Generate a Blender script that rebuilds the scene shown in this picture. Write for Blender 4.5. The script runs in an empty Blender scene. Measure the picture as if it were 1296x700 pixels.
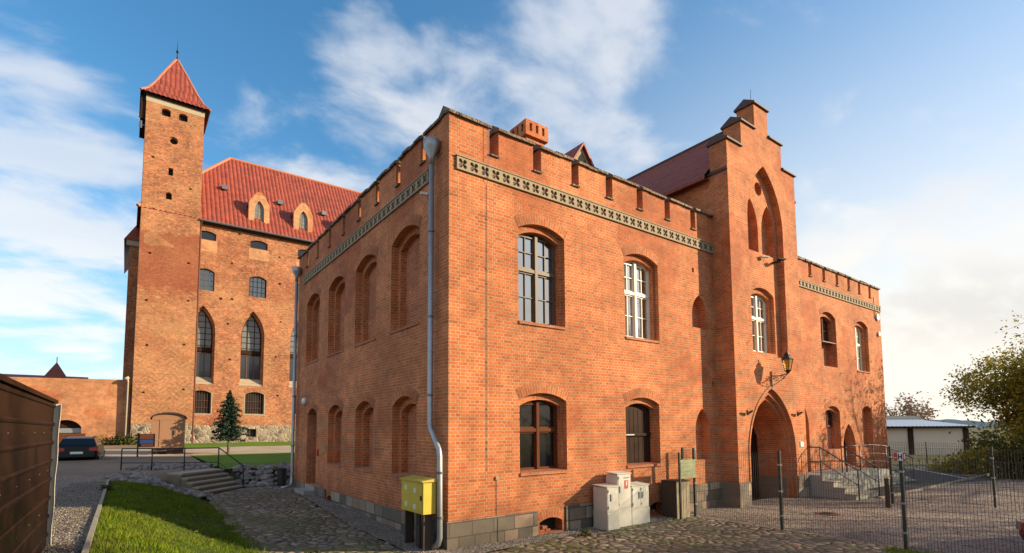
import bpy, math, random
import numpy as np
from mathutils import Vector, Matrix
from mathutils.geometry import tessellate_polygon, delaunay_2d_cdt
R = math.radians
random.seed(7); RNG = np.random.default_rng(7)
scene = bpy.context.scene
COL = scene.collection

# ------------------------------------------------------------------ camera
cam_d = bpy.data.cameras.new("camera"); cam = bpy.data.objects.new("camera", cam_d); COL.objects.link(cam)
YAW, PITCH, ROLL = 0.9318, 0.0757, -0.0066
fw = Vector((math.cos(YAW)*math.cos(PITCH), math.sin(YAW)*math.cos(PITCH), math.sin(PITCH)))
rt = Vector((math.sin(YAW), -math.cos(YAW), 0)); up = rt.cross(fw)
rt2 = rt*math.cos(ROLL)+up*math.sin(ROLL); up2 = up*math.cos(ROLL)-rt*math.sin(ROLL)
m = Matrix((rt2, up2, -fw)).transposed().to_4x4(); m.translation = Vector((-5.681, -10.0987, 2.6559))
cam.matrix_world = m
cam_d.sensor_width = 36; cam_d.lens = 664.7336/1296*36
cam_d.shift_x = -(651.89-648)/1296; cam_d.shift_y = (492.1768-350)/1296
cam_d.clip_start = .05; cam_d.clip_end = 6000
scene.camera = cam

# ------------------------------------------------------------------ sun and sky
SUN_AZ = math.atan2(.80, -.60)          # clockwise from +Y
SUN_EL = R(20)
sd = bpy.data.lights.new("sun", 'SUN'); sd.energy = 5.0; sd.angle = R(.55); sd.color = (1, .83, .55)
sun = bpy.data.objects.new("sun", sd); COL.objects.link(sun); sun.location = (40, -30, 40)
sdir = Vector((math.sin(SUN_AZ)*math.cos(SUN_EL), math.cos(SUN_AZ)*math.cos(SUN_EL), math.sin(SUN_EL)))
sun.rotation_euler = (-sdir).to_track_quat('-Z', 'Y').to_euler()
scene.view_settings.view_transform = 'Standard'; scene.view_settings.look = 'None'
scene.view_settings.exposure = 0.78; scene.view_settings.gamma = 1
scene.view_settings.use_curve_mapping = False

class NT:
    """small node-tree helper"""
    def __init__(s, tree): s.t = tree; s.L = tree.links
    def n(s, typ, ins=None, **props):
        nd = s.t.nodes.new(typ)
        for k, v in props.items(): setattr(nd, k, v)
        for k, v in (ins or {}).items():
            if hasattr(v, 'is_linked') or v.__class__.__name__.startswith('NodeSocket'): s.L.new(v, nd.inputs[k])
            else: nd.inputs[k].default_value = v
        return nd
    def math(s, op, a, b=0.0, c=0.0, clamp=False):
        nd = s.t.nodes.new('ShaderNodeMath'); nd.operation = op; nd.use_clamp = clamp
        for i, v in enumerate((a, b, c)):
            if isinstance(v, (int, float)): nd.inputs[i].default_value = v
            else: s.L.new(v, nd.inputs[i])
        return nd.outputs[0]
    def mix(s, f, a, b, mode='MIX'):
        nd = s.t.nodes.new('ShaderNodeMix'); nd.data_type = 'RGBA'; nd.blend_type = mode
        for k, v in ((0, f), (6, a), (7, b)):
            if isinstance(v, (int, float)): nd.inputs[k].default_value = v
            elif isinstance(v, (tuple, list)): nd.inputs[k].default_value = (*v[:3], 1)
            else: s.L.new(v, nd.inputs[k])
        return nd.outputs[2]
    def ramp(s, f, stops):
        nd = s.t.nodes.new('ShaderNodeValToRGB'); s.L.new(f, nd.inputs[0])
        e = nd.color_ramp.elements
        while len(e) < len(stops): e.new(.5)
        for el, (p, c) in zip(e, stops):
            el.position = p; el.color = (*c, 1) if isinstance(c, (tuple, list)) else (c, c, c, 1)
        return nd.outputs[0]
    def smooth(s, x, lo, hi, a=0., b=1.):
        nd = s.t.nodes.new('ShaderNodeMapRange'); nd.interpolation_type = 'SMOOTHSTEP'
        s.L.new(x, nd.inputs[0])
        for i, v in zip((1, 2, 3, 4), (lo, hi, a, b)): nd.inputs[i].default_value = v
        return nd.outputs[0]
    def noise(s, vec, scale, detail=4, rough=.55, dist=0.):
        nd = s.n('ShaderNodeTexNoise', {'Scale': scale, 'Detail': detail, 'Roughness': rough, 'Distortion': dist})
        if vec is not None: s.L.new(vec, nd.inputs['Vector'])
        return nd.outputs['Fac']
    def mapping(s, vec, scale=(1, 1, 1), rot=(0, 0, 0), loc=(0, 0, 0)):
        nd = s.n('ShaderNodeMapping', {'Scale': scale, 'Rotation': rot, 'Location': loc}); s.L.new(vec, nd.inputs[0])
        return nd.outputs[0]

world = bpy.data.worlds.new("World"); scene.world = world; world.use_nodes = True
w = NT(world.node_tree); world.node_tree.nodes.clear()
sky = w.n('ShaderNodeTexSky', sky_type='NISHITA', sun_disc=False, sun_elevation=SUN_EL, sun_rotation=SUN_AZ,
          altitude=100, air_density=1.0, dust_density=.4, ozone_density=2.0)
hs = w.n('ShaderNodeHueSaturation', {'Hue': .492, 'Saturation': 1.26, 'Value': 1.28, 'Color': sky.outputs[0]})
co = w.n('ShaderNodeTexCoord').outputs['Generated']
sp = w.n('ShaderNodeSeparateXYZ', {0: co})
zz = w.math('MAXIMUM', sp.outputs[2], 0.0)
den = w.math('ADD', zz, .25)
px = w.math('DIVIDE', sp.outputs[0], den); py = w.math('DIVIDE', sp.outputs[1], den)
cv = w.n('ShaderNodeCombineXYZ', {0: px, 1: py, 2: 0.0}).outputs[0]
# broken cloud drifts across the sky
cvm = w.mapping(cv, scale=(1.2, 1.6, 1), rot=(0, 0, R(38)), loc=(.3, .9, 0))
n1 = w.noise(cvm, 2.7, 8, .54, .25)
n2 = w.noise(w.mapping(cv, scale=(1, 1, 1), loc=(4.2, 1.7, 0)), 1.0, 4, .5, .2)
dens = w.math('ADD', w.math('MULTIPLY_ADD', n1, 1.0, -.14), w.math('MULTIPLY', n2, .26))
def sky_dir(u, v):
    d = fw + rt2*((u-651.9)/664.73) - up2*((v-492.18)/664.73); return d.normalized()
for (u, v, k, a) in [(105, 150, 110, .14), (60, 170, 120, .07), (330, 165, 110, .09), (470, 50, 90, .08), (590, 30, 90, .07), (690, 110, 90, .09), (620, 120, 200, -.06), (520, 150, 90, -.02), (420, 130, 200, .05), (800, 60, 160, .12), (430, 200, 70, .07), (790, 190, 90, .11),
                     (40, 250, 60, .12), (90, 320, 60, .10), (930, 100, 220, .11), (1230, 365, 45, .20), (1215, 240, 300, .14), (1050, 325, 200, .18), (1290, 215, 300, .10), (1200, 410, 60, .05),
                     (230, 60, 30, -.16), (100, 50, 40, -.10), (1100, 120, 12, -.13), (1130, 290, 90, -.06), (300, 30, 60, -.05), (10, 60, 90, .06), (-.95, -.25, 2.2, .27)]:     # the last: unseen bright cloud behind the viewer, added to lighten the shaded side wall
    d = sky_dir(u, v) if isinstance(u, int) else Vector((u, v, .38)).normalized()
    vs = w.n('ShaderNodeVectorMath', {0: co, 1: tuple(d)}, operation='DISTANCE').outputs['Value']
    g = w.math('POWER', 2.718, w.math('MULTIPLY', w.math('MULTIPLY', vs, vs), -k))
    dens = w.math('MULTIPLY_ADD', g, a, dens)
cl = w.smooth(dens, .44, .70)
cl = w.math('MULTIPLY', cl, w.smooth(sp.outputs[2], -.02, .12, .55, .74))
cshade = w.smooth(w.noise(w.mapping(cv, scale=(.8, 1.8, 1), loc=(1, 3, 0)), 1.9, 5), .40, .64)
low = w.smooth(sp.outputs[2], .16, .40)
bkd = sky_dir(1235, 382)
bk = w.n('ShaderNodeVectorMath', {0: w.n('ShaderNodeVectorMath', {0: co, 1: tuple(bkd)}, operation='SUBTRACT').outputs[0], 1: (1, 1, 2.6)}, operation='MULTIPLY').outputs[0]
bkl = w.n('ShaderNodeVectorMath', {0: bk}, operation='LENGTH').outputs['Value']
bank_ = w.math('MULTIPLY', w.smooth(bkl, .30, .03), w.smooth(w.noise(w.mapping(cv, scale=(.8, 1.8, 1), loc=(1, 3, 0)), 1.9, 5), .30, .55))
ccol = w.mix(low, w.mix(bank_, (6.2, 5.8, 5.2), (4.5, 4.35, 4.2)), w.mix(cshade, (4.5, 4.7, 5.1), (5.4, 5.35, 5.3)))
# pale warm air low in the sky towards the sun's side
sdh = Vector((.80, -.35, 0)).normalized()
az = w.n('ShaderNodeVectorMath', {0: co, 1: tuple(sdh)}, operation='DOT_PRODUCT').outputs['Value']
glow = w.math('MULTIPLY', w.smooth(az, -.12, .80), w.smooth(sp.outputs[2], .0, .78, 1., 0.))
hz = w.smooth(sp.outputs[2], .0, .34, .62, 0.)
base = w.mix(hz, hs.outputs[0], (3.0, 3.75, 4.6))
base = w.mix(w.math('MULTIPLY', glow, .92, clamp=True), base, (6.2, 5.7, 4.9))
skyc = w.mix(cl, base, ccol)
bg = w.n('ShaderNodeBackground', {'Color': skyc, 'Strength': .106})
wo = w.n('ShaderNodeOutputWorld', {0: bg.outputs[0]})

# ------------------------------------------------------------------ materials
def new_mat(name):
    mt = bpy.data.materials.new(name); mt.use_nodes = True
    t = NT(mt.node_tree); b = mt.node_tree.nodes['Principled BSDF']
    return mt, t, b
def plain(name, col, rough=.6, metal=0., var=.18, scale=6., bump=0., spec=.5):
    mt, t, b = new_mat(name)
    oc = t.n('ShaderNodeTexCoord').outputs['Object']
    nz = t.noise(oc, scale, 5, .6)
    c = t.mix(nz, tuple(x*(1-var) for x in col), tuple(min(1, x*(1+var)) for x in col))
    t.L.new(c, b.inputs['Base Color']); b.inputs['Roughness'].default_value = rough; b.inputs['Metallic'].default_value = metal
    b.inputs['Specular IOR Level'].default_value = spec
    if bump:
        bp = t.n('ShaderNodeBump', {'Strength': bump, 'Distance': .02, 'Height': t.noise(oc, scale*4, 5)})
        t.L.new(bp.outputs[0], b.inputs['Normal'])
    return mt
def uvnode(t): return t.n('ShaderNodeUVMap', uv_map='UVMap').outputs[0]

def brick(name, c1, c2, mortar, rh=.077, bw=.25, ms=.010, mott=.25, dark=.12, bump=.5, herring=False, castle=False):
    mt, t, b = new_mat(name); uv = uvnode(t)
    # every course wobbles a little, the way hand-laid brick does
    wob = t.n('ShaderNodeTexNoise', {'Scale': 1.3, 'Detail': 2.0}); t.L.new(uv, wob.inputs['Vector'])
    wv = t.n('ShaderNodeVectorMath', {0: wob.outputs['Color'], 1: (.5, .5, .5)}, operation='SUBTRACT').outputs[0]
    wv = t.n('ShaderNodeVectorMath', {0: wv, 'Scale': .022}, operation='SCALE').outputs[0]
    uvw = t.n('ShaderNodeVectorMath', {0: uv, 1: wv}, operation='ADD').outputs[0]
    br = t.n('ShaderNodeTexBrick', {'Color1': (0, 0, 0, 1), 'Color2': (1, 1, 1, 1), 'Mortar': (.5, .5, .5, 1), 'Scale': 1.0, 'Mortar Size': ms, 'Mortar Smooth': .25,
             'Bias': 0.0, 'Brick Width': bw, 'Row Height': rh}, offset=.5, offset_frequency=2, squash=.5, squash_frequency=2)
    t.L.new(uvw, br.inputs['Vector'])
    rnd = t.n('ShaderNodeSeparateColor', {0: br.outputs['Color']}).outputs[0]
    n_big = t.noise(uv, .35, 5, .62); n_mid = t.noise(uv, 2.6, 5, .65); n_fine = t.noise(uv, 28, 3, .6)
    f = t.math('ADD', t.math('MULTIPLY', rnd, .55), t.math('MULTIPLY', n_mid, .6)); f = t.math('SUBTRACT', f, .1, clamp=True)
    c = t.mix(f, c1, c2)
    # over-fired dark bricks
    dk = t.smooth(t.math('ADD', t.math('MULTIPLY', rnd, 1.0), t.math('MULTIPLY', n_mid, .35)), 1.02, 1.16)
    c = t.mix(t.math('MULTIPLY', dk, .55), c, tuple(x*.5 for x in c1))
    lt = t.smooth(t.math('SUBTRACT', t.math('MULTIPLY', n_mid, .5), rnd), .18, .32)
    c = t.mix(t.math('MULTIPLY', lt, .5), c, tuple(min(1, x*1.45+.02) for x in c2))
    mn = t.mix(n_mid, tuple(x*.62 for x in mortar), mortar)
    c = t.mix(t.math('MULTIPLY', br.outputs['Fac'], .92), c, mn)
    # weathering: broad tone changes, grime patches
    tone = t.smooth(n_big, .30, .70, 1-mott, 1+mott*.55)
    c = t.mix(1.0, c, t.n('ShaderNodeCombineColor', {0: tone, 1: tone, 2: tone}).outputs[0], 'MULTIPLY')
    gr = t.smooth(t.noise(t.mapping(uv, scale=(1.0, .42, 1), loc=(7, 3, 0)), .9, 6, .68), .56, .80)
    c = t.mix(t.math('MULTIPLY', gr, dark*2), c, (.09, .05, .035))
    if not castle:
        # pale lime bloom and dark sooty blotches, both with ragged edges
        wb = t.smooth(t.noise(t.mapping(uv, loc=(41, 17, 0)), .75, 7, .72), .60, .78)
        c = t.mix(t.math('MULTIPLY', wb, .38), c, (.58, .36, .23))
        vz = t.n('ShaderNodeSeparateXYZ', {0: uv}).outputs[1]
        damp_shade = t.math('ADD', vz, t.math('MULTIPLY', t.noise(t.mapping(uv, scale=(1, .6, 1), loc=(2, 2, 0)), .8, 6, .65), 3.2))
        c = t.mix(t.smooth(damp_shade, 2.9, 1.7, 0, .42), c, (.155, .042, .022))  # darker wall foot: weathering, plus tree shade painted into the colour
        rp = t.smooth(t.noise(t.mapping(uv, loc=(15, 33, 0)), .30, 3, .5), .57, .60)
        c = t.mix(t.math('MULTIPLY', rp, .42), c, (.36, .080, .030))
        m4 = t.smooth(t.noise(t.mapping(uv, scale=(1, 1.4, 1), loc=(3, 21, 0)), 1.5, 6, .7), .32, .68, .80, 1.14)
        c = t.mix(1.0, c, t.n('ShaderNodeCombineColor', {0: m4, 1: m4, 2: m4}).outputs[0], 'MULTIPLY')
    if castle:
        m3 = t.smooth(t.noise(t.mapping(uv, scale=(1, 1.6, 1), loc=(31, 8, 0)), 1.15, 6, .72), .34, .66, .70, 1.20)
        c = t.mix(1.0, c, t.n('ShaderNodeCombineColor', {0: m3, 1: m3, 2: m3}).outputs[0], 'MULTIPLY')
        # old masonry: bands of different brick batches, repairs, pale patches and header patterns
        sx = t.n('ShaderNodeSeparateXYZ', {0: uv})
        pal = t.smooth(t.noise(t.mapping(uv, loc=(2, 9, 0)), .22, 5, .6), .47, .60)
        c = t.mix(t.math('MULTIPLY', pal, .35), c, (.46, .23, .105))
        red = t.smooth(t.noise(t.mapping(uv, scale=(.6, 1.3, 1), loc=(12, 4, 0)), .17, 5, .65), .50, .62)
        c = t.mix(t.math('MULTIPLY', red, .60), c, (.24, .062, .028))
        sp_ = t.smooth(t.noise(t.mapping(uv, scale=(1, 2.0, 1)), 3.6, 3, .75), .52, .62)
        c = t.mix(t.math('MULTIPLY', sp_, .6), c, (.075, .035, .022))
        sp2 = t.smooth(t.noise(t.mapping(uv, scale=(1, 2.2, 1), loc=(5, 5, 0)), 3.3, 3, .75), .53, .63)
        c = t.mix(t.math('MULTIPLY', sp2, .45), c, (.60, .40, .22))
        if herring:
            bz = t.math('ADD', sx.outputs[1], t.math('MULTIPLY', t.noise(uv, .9, 4), 2.4))
            bd = t.math('MULTIPLY', t.smooth(bz, 16.6, 17.4), t.smooth(bz, 22.9, 22.5))
            c = t.mix(t.math('MULTIPLY', bd, .62), c, (.23, .058, .028))
            yb_ = t.smooth(bz, 17.2, 15.8)
            c = t.mix(t.math('MULTIPLY', yb_, .22), c, (.46, .25, .11))
            zig = t.math('PINGPONG', sx.outputs[0], .8)
            d = t.math('FRACT', t.math('MULTIPLY', t.math('SUBTRACT', sx.outputs[1], zig), 2.0))
            hb = t.math('MULTIPLY', t.smooth(d, .66, .74), t.smooth(sx.outputs[1], 13.5, 8.0))
            hb = t.math('MULTIPLY', hb, t.smooth(t.noise(uv, 1.1, 5, .7), .40, .60))
            c = t.mix(t.math('MULTIPLY', hb, .42), c, (.085, .045, .03))
    t.L.new(c, b.inputs['Base Color']); b.inputs['Roughness'].default_value = .86; b.inputs['Specular IOR Level'].default_value = .25
    ht = t.math('SUBTRACT', t.math('ADD', t.math('MULTIPLY', n_fine, .35), t.math('MULTIPLY', rnd, .3)), br.outputs['Fac'])
    bp = t.n('ShaderNodeBump', {'Strength': bump, 'Distance': .012, 'Height': ht}); t.L.new(bp.outputs[0], b.inputs['Normal'])
    return mt

def stone_blocks(name, c1, c2, mortar, bw, rh, ms, bump=.5, squash=1.):
    mt, t, b = new_mat(name); uv = uvnode(t)
    br = t.n('ShaderNodeTexBrick', {'Color1': (0, 0, 0, 1), 'Color2': (1, 1, 1, 1), 'Mortar': (.5, .5, .5, 1), 'Scale': 1.0, 'Mortar Size': ms, 'Mortar Smooth': .2,
             'Bias': 0.0, 'Brick Width': bw, 'Row Height': rh}, offset=.4, offset_frequency=2, squash=squash, squash_frequency=3)
    t.L.new(uv, br.inputs['Vector'])
    rnd = t.n('ShaderNodeSeparateColor', {0: br.outputs['Color']}).outputs[0]
    n = t.noise(uv, 5, 6, .65); n2 = t.noise(uv, .8, 4)
    c = t.ramp(t.math('ADD', t.math('MULTIPLY', rnd, .8), t.math('MULTIPLY', t.math('SUBTRACT', n, .5), .5)), [(.0, tuple(x*.7 for x in c1)), (.3, c1), (.5, (c2[0]*.8, c2[1]*.62, c2[2]*.6)), (.7, c2), (1., tuple(x*1.2 for x in c2))])
    c = t.mix(t.smooth(n2, .45, .7, 0, .5), c, (.07, .06, .05))
    c = t.mix(t.smooth(n, .55, .75, 0, .5), c, tuple(x*.6 for x in c1))
    c = t.mix(br.outputs['Fac'], c, mortar)
    t.L.new(c, b.inputs['Base Color']); b.inputs['Roughness'].default_value = .85
    bp = t.n('ShaderNodeBump', {'Strength': bump, 'Distance': .02, 'Height': t.math('SUBTRACT', t.math('MULTIPLY', n, .5), br.outputs['Fac'])})
    t.L.new(bp.outputs[0], b.inputs['Normal'])
    return mt

def cells(name, scale, cols, gap, gapw=.08, rough=.8, bump=.6, dist=.03, moss=None, objspace=True, rnd=.85, stretch=(1, 1, 1), dirt=.35):
    """stones, pebbles or rubble: voronoi cells, each with its own tone, dark joints between"""
    mt, t, b = new_mat(name)
    v = t.n('ShaderNodeTexCoord').outputs['Object'] if objspace else uvnode(t)
    v = t.mapping(v, scale=stretch)
    wob = t.n('ShaderNodeTexNoise', {'Scale': scale*.6, 'Detail': 2.0}); t.L.new(v, wob.inputs['Vector'])
    wv = t.n('ShaderNodeVectorMath', {0: wob.outputs['Color'], 'Scale': .35/scale}, operation='SCALE').outputs[0]
    v2 = t.n('ShaderNodeVectorMath', {0: v, 1: wv}, operation='ADD').outputs[0]
    e = t.n('ShaderNodeTexVoronoi', {'Scale': scale, 'Randomness': rnd}, feature='DISTANCE_TO_EDGE', voronoi_dimensions='2D' if not objspace or stretch[2] == 0 else '3D'); t.L.new(v2, e.inputs['Vector'])
    f1 = t.n('ShaderNodeTexVoronoi', {'Scale': scale, 'Randomness': rnd}, feature='F1', voronoi_dimensions=e.voronoi_dimensions); t.L.new(v2, f1.inputs['Vector'])
    r = t.n('ShaderNodeSeparateColor', {0: f1.outputs['Color']}).outputs[0]
    c = t.ramp(r, [(i/(len(cols)-1), k) for i, k in enumerate(cols)])
    nz = t.noise(v, scale*3, 4); nb = t.noise(v, scale*.12, 5, .6)
    c = t.mix(t.smooth(nz, .3, .75, 0, .4), c, tuple(x*.5 for x in cols[0]))
    ed = t.smooth(e.outputs['Distance'], gapw*.3, gapw)
    g = gap if moss is None else t.mix(t.smooth(nb, .42, .58), gap, moss)
    c = t.mix(ed, g, c)
    if moss is not None: c = t.mix(t.smooth(t.noise(v, scale*.16, 6, .7), .47, .60, 0, .72), c, moss)
    c = t.mix(t.smooth(t.noise(t.mapping(v, loc=(9, 2, 1)), scale*.06, 5, .65), .45, .7, 0, dirt), c, (.06, .048, .036))
    t.L.new(c, b.inputs['Base Color']); b.inputs['Roughness'].default_value = rough
    hgt = t.math('ADD', t.smooth(e.outputs['Distance'], 0., gapw*2.6), t.math('ADD', t.math('MULTIPLY', nz, .25), t.math('MULTIPLY', r, .35)))
    bp = t.n('ShaderNodeBump', {'Strength': bump, 'Distance': dist, 'Height': hgt}); t.L.new(bp.outputs[0], b.inputs['Normal'])
    return mt

def tiles(name, c1, c2, row=.33, colw=.3, bump=.5):
    mt, t, b = new_mat(name); uv = uvnode(t)
    br = t.n('ShaderNodeTexBrick', {'Color1': (0, 0, 0, 1), 'Color2': (1, 1, 1, 1), 'Mortar': (.5, .5, .5, 1), 'Scale': 1.0, 'Mortar Size': .012, 'Mortar Smooth': .3,
             'Bias': 0.0, 'Brick Width': colw, 'Row Height': row}, offset=0., offset_frequency=2, squash=1.)
    t.L.new(uv, br.inputs['Vector'])
    rnd = t.n('ShaderNodeSeparateColor', {0: br.outputs['Color']}).outputs[0]
    c = t.mix(t.math('ADD', t.math('MULTIPLY', rnd, .55), t.math('MULTIPLY', t.noise(uv, .7, 5), .45)), c1, c2)
    ms_ = t.smooth(t.noise(t.mapping(uv, scale=(1, .35, 1)), .55, 6, .7), .52, .72, 0, .55)
    c = t.mix(ms_, c, tuple(x*.42+.012 for x in c1))
    c = t.mix(t.math('MULTIPLY', br.outputs['Fac'], .55), c, tuple(x*.35 for x in c1))
    t.L.new(c, b.inputs['Base Color']); b.inputs['Roughness'].default_value = .62
    sy = t.n('ShaderNodeSeparateXYZ', {0: uv}).outputs[1]
    saw = t.math('FRACT', t.math('DIVIDE', sy, row))
    bp = t.n('ShaderNodeBump', {'Strength': bump, 'Distance': .03, 'Height': t.math('SUBTRACT', 1.0, saw)}); t.L.new(bp.outputs[0], b.inputs['Normal'])
    return mt

def glass(name, tint=(.012, .014, .017), rough=.04, ior=1.9):
    mt, t, b = new_mat(name)
    oc = t.n('ShaderNodeTexCoord').outputs['Object']
    b.inputs['Base Color'].default_value = (*tint, 1); b.inputs['Roughness'].default_value = rough; b.inputs['IOR'].default_value = ior
    bp = t.n('ShaderNodeBump', {'Strength': .16, 'Distance': .03, 'Height': t.noise(oc, 1.5, 2)}); t.L.new(bp.outputs[0], b.inputs['Normal'])
    return mt
def leafmat(name, cols, rough=.6, trans=.25):
    mt, t, b = new_mat(name)
    g = t.n('ShaderNodeNewGeometry').outputs['Random Per Island']
    c = t.ramp(g, [(i/(len(cols)-1), k) for i, k in enumerate(cols)])
    if name == 'grass_blades':
        oc = t.n('ShaderNodeTexCoord').outputs['Object']
        c = t.mix(t.smooth(t.noise(oc, .9, 5, .65), .46, .66, 0, .55), c, (.19, .175, .035))
        c = t.mix(t.smooth(t.noise(oc, 2.3, 4, .6), .42, .7, 0, .6), c, (.035, .062, .006))
    t.L.new(c, b.inputs['Base Color']); b.inputs['Roughness'].default_value = rough; b.inputs['Specular IOR Level'].default_value = .12
    tr = t.n('ShaderNodeBsdfTranslucent', {'Color': c}); mx = t.n('ShaderNodeMixShader', {0: trans, 1: b.outputs[0], 2: tr.outputs[0]})
    t.L.new(mx.outputs[0], mt.node_tree.nodes['Material Output'].inputs[0])
    return mt
def earth(name, c1, c2, c3, scale=.6, bump=.5, fine=25):
    mt, t, b = new_mat(name)
    oc = t.n('ShaderNodeTexCoord').outputs['Object']
    n = t.noise(oc, scale, 7, .65); n2 = t.noise(oc, fine, 4, .6)
    c = t.mix(t.smooth(n, .38, .62), c1, c2); c = t.mix(t.smooth(n2, .52, .68, 0, .8), c, c3)
    t.L.new(c, b.inputs['Base Color']); b.inputs['Roughness'].default_value = .92; b.inputs['Specular IOR Level'].default_value = .2
    bp = t.n('ShaderNodeBump', {'Strength': bump, 'Distance': .03, 'Height': t.math('ADD', n2, n)}); t.L.new(bp.outputs[0], b.inputs['Normal'])
    return mt

M = {}
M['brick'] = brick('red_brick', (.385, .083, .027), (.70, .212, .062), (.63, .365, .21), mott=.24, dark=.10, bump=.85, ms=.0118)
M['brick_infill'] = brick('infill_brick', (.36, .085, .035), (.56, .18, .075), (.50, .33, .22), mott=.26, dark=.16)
M['brick_castle'] = brick('old_castle_brick', (.36, .098, .038), (.52, .175, .068), (.48, .34, .22), rh=.1, bw=.32, mott=.30, dark=.14, bump=.4, castle=True)
M['brick_tower'] = brick('old_tower_brick', (.36, .100, .040), (.52, .175, .068), (.48, .34, .22), rh=.1, bw=.32, mott=.30, dark=.14, bump=.4, castle=True, herring=True)
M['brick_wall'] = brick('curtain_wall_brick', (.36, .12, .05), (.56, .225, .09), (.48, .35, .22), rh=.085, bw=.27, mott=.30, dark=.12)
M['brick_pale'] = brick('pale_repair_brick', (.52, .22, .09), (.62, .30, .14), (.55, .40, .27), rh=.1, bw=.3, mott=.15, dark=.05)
M['plinth'] = stone_blocks('plinth_blocks', (.15, .115, .082), (.33, .27, .19), (.07, .055, .045), .58, .315, .016, squash=.7)
M['render_base'] = stone_blocks('weathered_base_blocks', (.20, .155, .11), (.36, .285, .20), (.15, .12, .1), .9, .42, .008)
M['fieldstone'] = cells('field_stone_masonry', 2.5, [(.07, .055, .042), (.28, .215, .15), (.42, .32, .21), (.18, .125, .09), (.36, .28, .20)], (.34, .26, .18), .09, rnd=1.0, objspace=False, bump=.6, dist=.06)
M['frieze'] = plain('sandstone_tracery', (.315, .235, .15), .85, var=.28, scale=9, bump=.3)
M['frieze_back'] = plain('tracery_ground', (.15, .10, .065), .9)  # ground colour darkened to deepen the shade inside the tracery holes
M['coping'] = cells('mossy_coping_tiles', 7, [(.14, .08, .05), (.22, .12, .07), (.17, .13, .085), (.27, .21, .14)], (.07, .05, .035), .05, bump=.5)
M['dark_coping'] = plain('dark_coping_tiles', (.085, .045, .035), .7, var=.35, scale=7, bump=.4)
M['roof_red'] = tiles('red_pantiles', (.17, .030, .017), (.37, .068, .033), row=.36, colw=.42)
M['roof_dark'] = tiles('dark_red_tiles', (.21, .050, .030), (.31, .078, .045), row=.16, colw=.18)
M['ridge'] = plain('ridge_tile', (.46, .16, .09), .7, var=.3)
M['zinc'] = plain('zinc_pipe', (.34, .34, .345), .45, .7, var=.25, scale=4)
M['zinc_dark'] = plain('weathered_gutter', (.16, .17, .185), .45, .6, var=.25, scale=4)
M['wood_tan'] = plain('tan_painted_frame', (.115, .072, .043), .55, var=.15)
M['wood_cream'] = plain('cream_painted_frame', (.72, .66, .55), .5, var=.1)
M['wood_brown'] = plain('brown_painted_frame', (.11, .032, .012), .75, var=.2, spec=.15)
M['wood_dark'] = plain('dark_stained_wood', (.034, .014, .008), .75, var=.3, scale=12, spec=.15)
M['wood_door'] = plain('oak_door_wood', (.10, .045, .025), .6, var=.3, scale=9, bump=.3)
M['glass'] = glass('window_glass', ior=4.2); M['glass_dull'] = glass('dim_glass', (.03, .034, .04), .12, 1.6)
M['glass_dark'] = glass('dark_glass', (.012, .010, .009), .06, 1.6); M['glass_pane'] = glass('old_castle_glass', (.02, .022, .025), .08, 2.3); M['leaded'] = glass('pale_leaded_glass', (.17, .17, .165), .25, 1.5)
M['black_iron'] = plain('black_iron', (.018, .017, .017), .5, .3)
M['void'] = plain('dark_interior', (.012, .010, .009), .95, var=.1)
M['plaster'] = plain('pale_plaster', (.42, .345, .24), .85, var=.14, scale=2)
M['plaster_sill'] = plain('pale_stone_sill', (.36, .29, .20), .85, var=.2, scale=3)
M['white'] = plain('white_paint', (.72, .71, .68), .5, var=.06)
M['white_metal'] = plain('white_sheet_metal', (.66, .67, .68), .45, var=.08)
M['yellow'] = plain('yellow_enamel', (.56, .41, .045), .5, var=.22, scale=3.5)
M['yellow_top'] = plain('faded_yellow_lid', (.50, .37, .05), .6, var=.2, scale=9)
M['cab'] = plain('pale_grey_cabinet', (.52, .48, .41), .6, var=.26, scale=2.6)
M['cab_stain'] = plain('stained_grey_cabinet', (.47, .44, .38), .6, var=.2, scale=6)
M['concrete'] = plain('concrete', (.30, .275, .24), .88, var=.22, scale=4, bump=.3)
M['step_stone'] = plain('worn_step_stone', (.30, .255, .19), .85, var=.25, scale=5, bump=.3)
M['step_riser'] = plain('step_riser_wood', (.17, .125, .075), .85, var=.3, scale=7, bump=.3)
M['red_paint'] = plain('red_paint', (.55, .03, .025), .5, var=.1)
M['sticker'] = plain('white_sticker', (.66, .62, .55), .6, var=.15, scale=30)
M['ink'] = plain('black_ink', (.015, .015, .015), .6)
M['amber'] = None
M['board_wood'] = plain('weathered_board', (.30, .24, .15), .8, var=.3, scale=14)
M['board_dark'] = plain('dark_timber', (.05, .033, .022), .8, var=.3, scale=14)
M['green_print'] = plain('faded_green_banner', (.30, .33, .17), .7, var=.4, scale=7)
M['post_green'] = plain('dark_green_steel', (.028, .034, .028), .5, .2)
M['wire'] = plain('coated_wire', (.032, .034, .032), .5, .3)
M['rail_steel'] = plain('steel_rail', (.085, .08, .075), .5, .5)
M['fence_brown'] = plain('brown_coated_sheet', (.017, .006, .003), .46, .0, var=.3, scale=2, spec=.2)
M['fence_cream'] = plain('cream_fence_edge', (.62, .57, .48), .5, var=.15, scale=5)
M['wagon'] = plain('tan_wagon_boards', (.30, .145, .075), .7, var=.14, scale=7)
M['wagon_dark'] = plain('tarred_wagon_roof', (.05, .038, .032), .8)
M['rust'] = plain('rust_red_iron', (.10, .028, .018), .7, var=.3)
M['car'] = plain('black_car_paint', (.006, .006, .007), .28, .0, var=.05, spec=.35)
M['car_red'] = plain('maroon_car_paint', (.12, .012, .014), .2, .3, var=.05, spec=.7)
M['tyre'] = plain('tyre_rubber', (.016, .016, .016), .85)
M['rim'] = plain('alloy_rim', (.35, .36, .38), .35, .8)
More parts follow.
